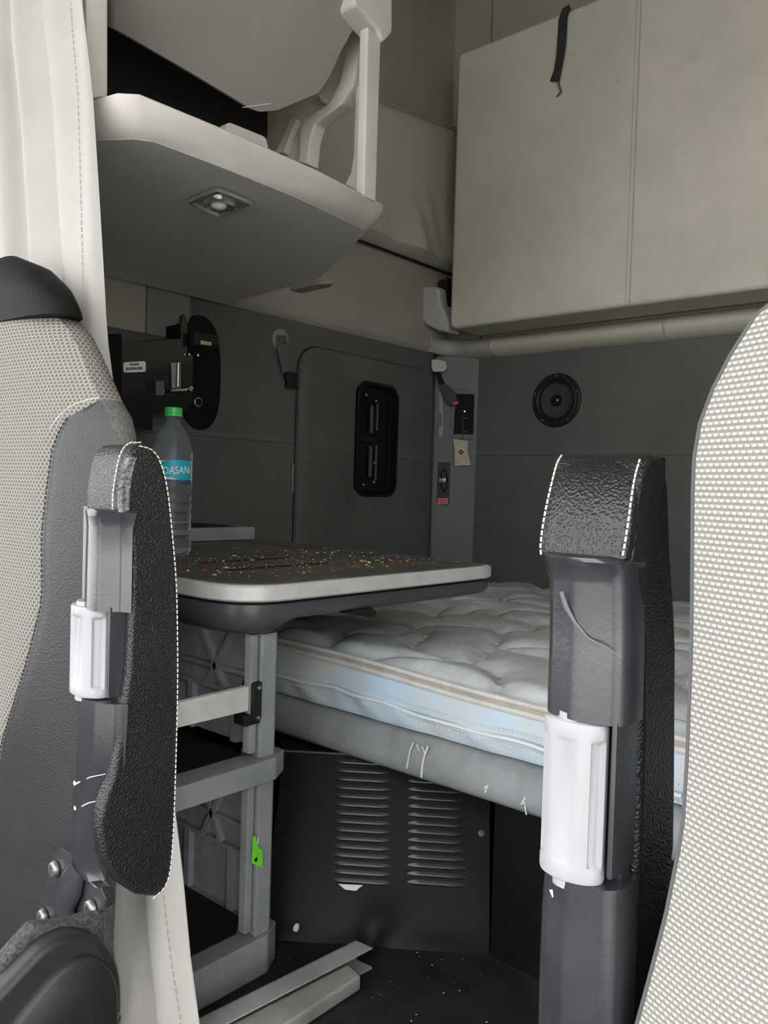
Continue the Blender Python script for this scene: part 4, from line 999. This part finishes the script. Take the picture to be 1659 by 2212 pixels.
# pivot bracket
br = [(76, 1996), (84, 1950), (98, 1900), (112, 1850), (130, 1830), (160, 1850), (190, 1890), (218, 1918), (228, 1942), (224, 1966), (205, 1978), (185, 1984), (172, 1998), (150, 2003), (110, 2003)]
pb = add('pivot_bracket', prism([on(x, y, 1, .436) for x, y in br], (0, .012, 0)), 'housing', ls, bevel=.002, label='black pressed steel pivot bracket')
bl = [on(x, y, 1, .432) for x, y in ((170, 1872), (158, 1905), (140, 1940), (142, 1975), (150, 2000))]
add('pressed_ridge', tube(bl, [.012, .018, .020, .019, .014], 12, flat=.45), 'housing', pb)
for px, py in ((120, 1877), (95, 1980), (198, 1961)):
    c_ = on(px, py, 1, .435); bo = add('bracket_bolt', lathe([(.0095, 0), (.0095, .002), (.0075, .005), (.0065, .0055), (.0035, .0055), (.0032, .003), (0, .003)], c_, (0, -1, 0), 16, caps=False), 'bolt_steel', ls)
# recliner cover and carpet strip
XC_ = -.720
rc = smoothpoly([on(x, y, 0, XC_) for x, y in ((-260, 2420), (-120, 2270), (0, 2150), (60, 2085), (105, 2040), (160, 2018), (215, 2025), (252, 2065), (267, 2120), (266, 2200), (255, 2300), (230, 2420), (0, 2600))], 2)
rv = add('recliner_cover', prism(rc, (-.035, 0, 0)), 'cover_plastic', ls, bevel=.008, seg=3, label='black moulded recliner cover')
cn = sum(rc, Vector())/len(rc)
rc2 = smoothpoly([on(x, y, 0, XC_) for x, y in ((-200, 2480), (20, 2212), (85, 2130), (135, 2075), (180, 2058), (222, 2072), (248, 2115), (250, 2190), (235, 2300), (200, 2420))], 2)
c2 = sum(rc2, Vector())/len(rc2)
add('cover_face', loft([rc2, [c2+(p-c2)*.985+Vector((.006, 0, 0)) for p in rc2], [c2+(p-c2)*.93+Vector((.009, 0, 0)) for p in rc2]]), 'cover_plastic', rv, ang=60)
add('cover_screw', lathe([(.005, .003), (.005, -.002), (.004, -.002), (.003, .001), (0, .001)], on(249, 2199, 0, XC_+.004), (1, 0, 0), 12, caps=False), 'steel', rv)
cpt = [(-60, 2200), (0, 2085), (40, 2040), (75, 2000), (160, 1992), (228, 1968), (231, 2050), (200, 2050), (120, 2060), (40, 2140), (-60, 2260)]
add('carpet_trim', prism([on(x, y, 0, XC_-.022) for x, y in cpt], (-.02, 0, 0)), 'carpet', ls, bevel=.006, seg=2)

# ---- driver seat (right in the picture)
YE_R = .425
rs = thing('driver_seat', 'driver seat with bright woven grey back and raised black armrest', 'seat', (.10, .3, -.378))
XCR = .115
def rx(x, y): p = on(x, y, 1, YE_R); return (p.z, p.x)
lvR = [rx(1659, 648), rx(1600, 735), rx(1560, 806), rx(1525, 880), rx(1507, 950), rx(1501, 1020), rx(1498, 1400), rx(1488, 1650), rx(1478, 1800), rx(1440, 1990), rx(1400, 2140), rx(1380, 2212), (.30, -.185), (.15, -.19), (-.05, -.19)]
zt_ = lvR[0][0]; lvR += [(zt_+.02, lvR[0][1]+.035), (zt_+.036, lvR[0][1]+.09), (zt_+.045, XCR-.03)]
zsR, prR, yfR = seat_back(rs, XCR, -1, lvR, YE_R, .045, .545)
add('edge_piping', tube([(XCR-prR(z)[0]-.001, YE_R+.002, z) for z in zsR if z < zt_+.03], .0018, 8), 'grey_edge' if 'grey_edge' in MT else (mat('grey_edge', (.10, .10, .10), .9) and 'grey_edge'), rs)
seat_base(rs, XCR)
XS = -.188
padR = [on(x, y, 0, XS) for x, y in ((1366, 1205), (1372, 1120), (1382, 1050), (1396, 1000), (1410, 977), (1428, 978), (1440, 995), (1447, 1060), (1452, 1200), (1460, 1320), (1463, 1400), (1462, 1600), (1461, 1720), (1459, 1830), (1440, 1980), (1415, 2212), (1395, 2330), (1352, 2330), (1362, 2212), (1376, 2000), (1382, 1800), (1388, 1600), (1388, 1400), (1380, 1290))]
YTR = on(1345, 1195, 0, XS)[1]
armR = add('armrest_pad', prism(padR, (-.058, 0, 0)), 'leather', rs, bevel=.006, seg=3, label='black leather armrest pad folded upright')
# wrapped leather top that faces forward
YFR = .416
tp = [(1200, 1163, 1350), (1180, 1163, 1354), (1130, 1168, 1362), (1080, 1178, 1368), (1030, 1190, 1376), (1000, 1198, 1385), (985, 1206, 1395)]
R = []
for i, (yy, xl, xr) in enumerate(tp):
    off = (0, .001, .003, .007, .014, .022, .031)[i]; yq = YFR+.003+off
    a = on(xl, yy, 1, yq); b_ = on(xr, yy, 1, yq); R.append(sect(a.x, max(b_.x, XS-.003) if i else b_.x, yq, .475, (a.z+b_.z)/2, .004))
tl = add('pad_top_wrap', loft(R), 'leather', armR, ang=50)
stitches('pad_stitching', [on(x+4, y, 1, YFR+.0025+o) for x, y, o in ((1165, 1198, 0), (1163, 1180, 0), (1169, 1130, .002), (1179, 1080, .006), (1191, 1030, .013), (1199, 1000, .021), (1208, 985, .030))], 'thread', armR, .0038, .0028, .0006)
stitches('pad_stitching', [on(x-5, y, 1, YFR+.0025+o) for x, y, o in ((1350, 1200, 0), (1354, 1180, 0), (1362, 1130, .002), (1368, 1080, .006), (1376, 1030, .013), (1385, 1000, .021))], 'thread', armR, .0038, .0028, .0006)
hR = house(rs, [(1197, 1162, 1318, -.003), (1203, 1160, 1330, -.006), (1212, 1162, 1340, -.006), (1228, 1168, 1345, -.002), (1260, 1172, 1346, 0), (1400, 1170, 1346, 0), (1500, 1166, 1344, 0), (1555, 1165, 1342, 0)], YFR, .030, .012)
house(rs, [(1905, 1158, 1330, 0), (1930, 1152, 1328, 0), (2000, 1147, 1326, 0), (2100, 1143, 1322, 0), (2212, 1140, 1318, 0), (2400, 1136, 1310, 0)], YFR, .034, .016)
s0 = on(1338, 1560, 1, YFR+.004); s1_ = on(1330, 1905, 1, YFR+.004)
add('housing_side', boxm((s0.x-.004, YFR+.003, s1_.z), (s0.x-.0005, YFR+.032, s0.z)), 'housing', rs, bevel=.001)
add('housing_core', boxm((-.237, YFR+.020, .34), (-.192, YFR+.032, .62)), 'housing', rs)
za, zb_ = on(1240, 1908, 1, YFR)[2], on(1240, 1556, 1, YFR)[2]; xa, xb = on(1166, 1730, 1, YFR+.004)[0], on(1312, 1730, 1, YFR+.010)[0]
knob('adjuster_knob', rs, (xa+xb)/2, YFR-.004, za, zb_, xb-xa, 'pale grey fluted adjuster knob')
add('scuff_mark', tube([on(x, y, 1, YFR-.0040) for x, y in ((1212, 1278), (1222, 1310), (1242, 1345), (1270, 1378), (1310, 1400), (1342, 1420))], [.0012, .0014, .0010, .0007, .0005, .0003], 6, flat=.15), 'scuff' if 'scuff' in MT else (mat('scuff', (.11, .11, .115), .5) and 'scuff'), hR)
add('scuff_mark', tube([on(x, y, 1, YFR-.0040) for x, y in ((1190, 1922), (1194, 1938))], [.0012, .0004], 5, flat=.4), 'scratch', hR)
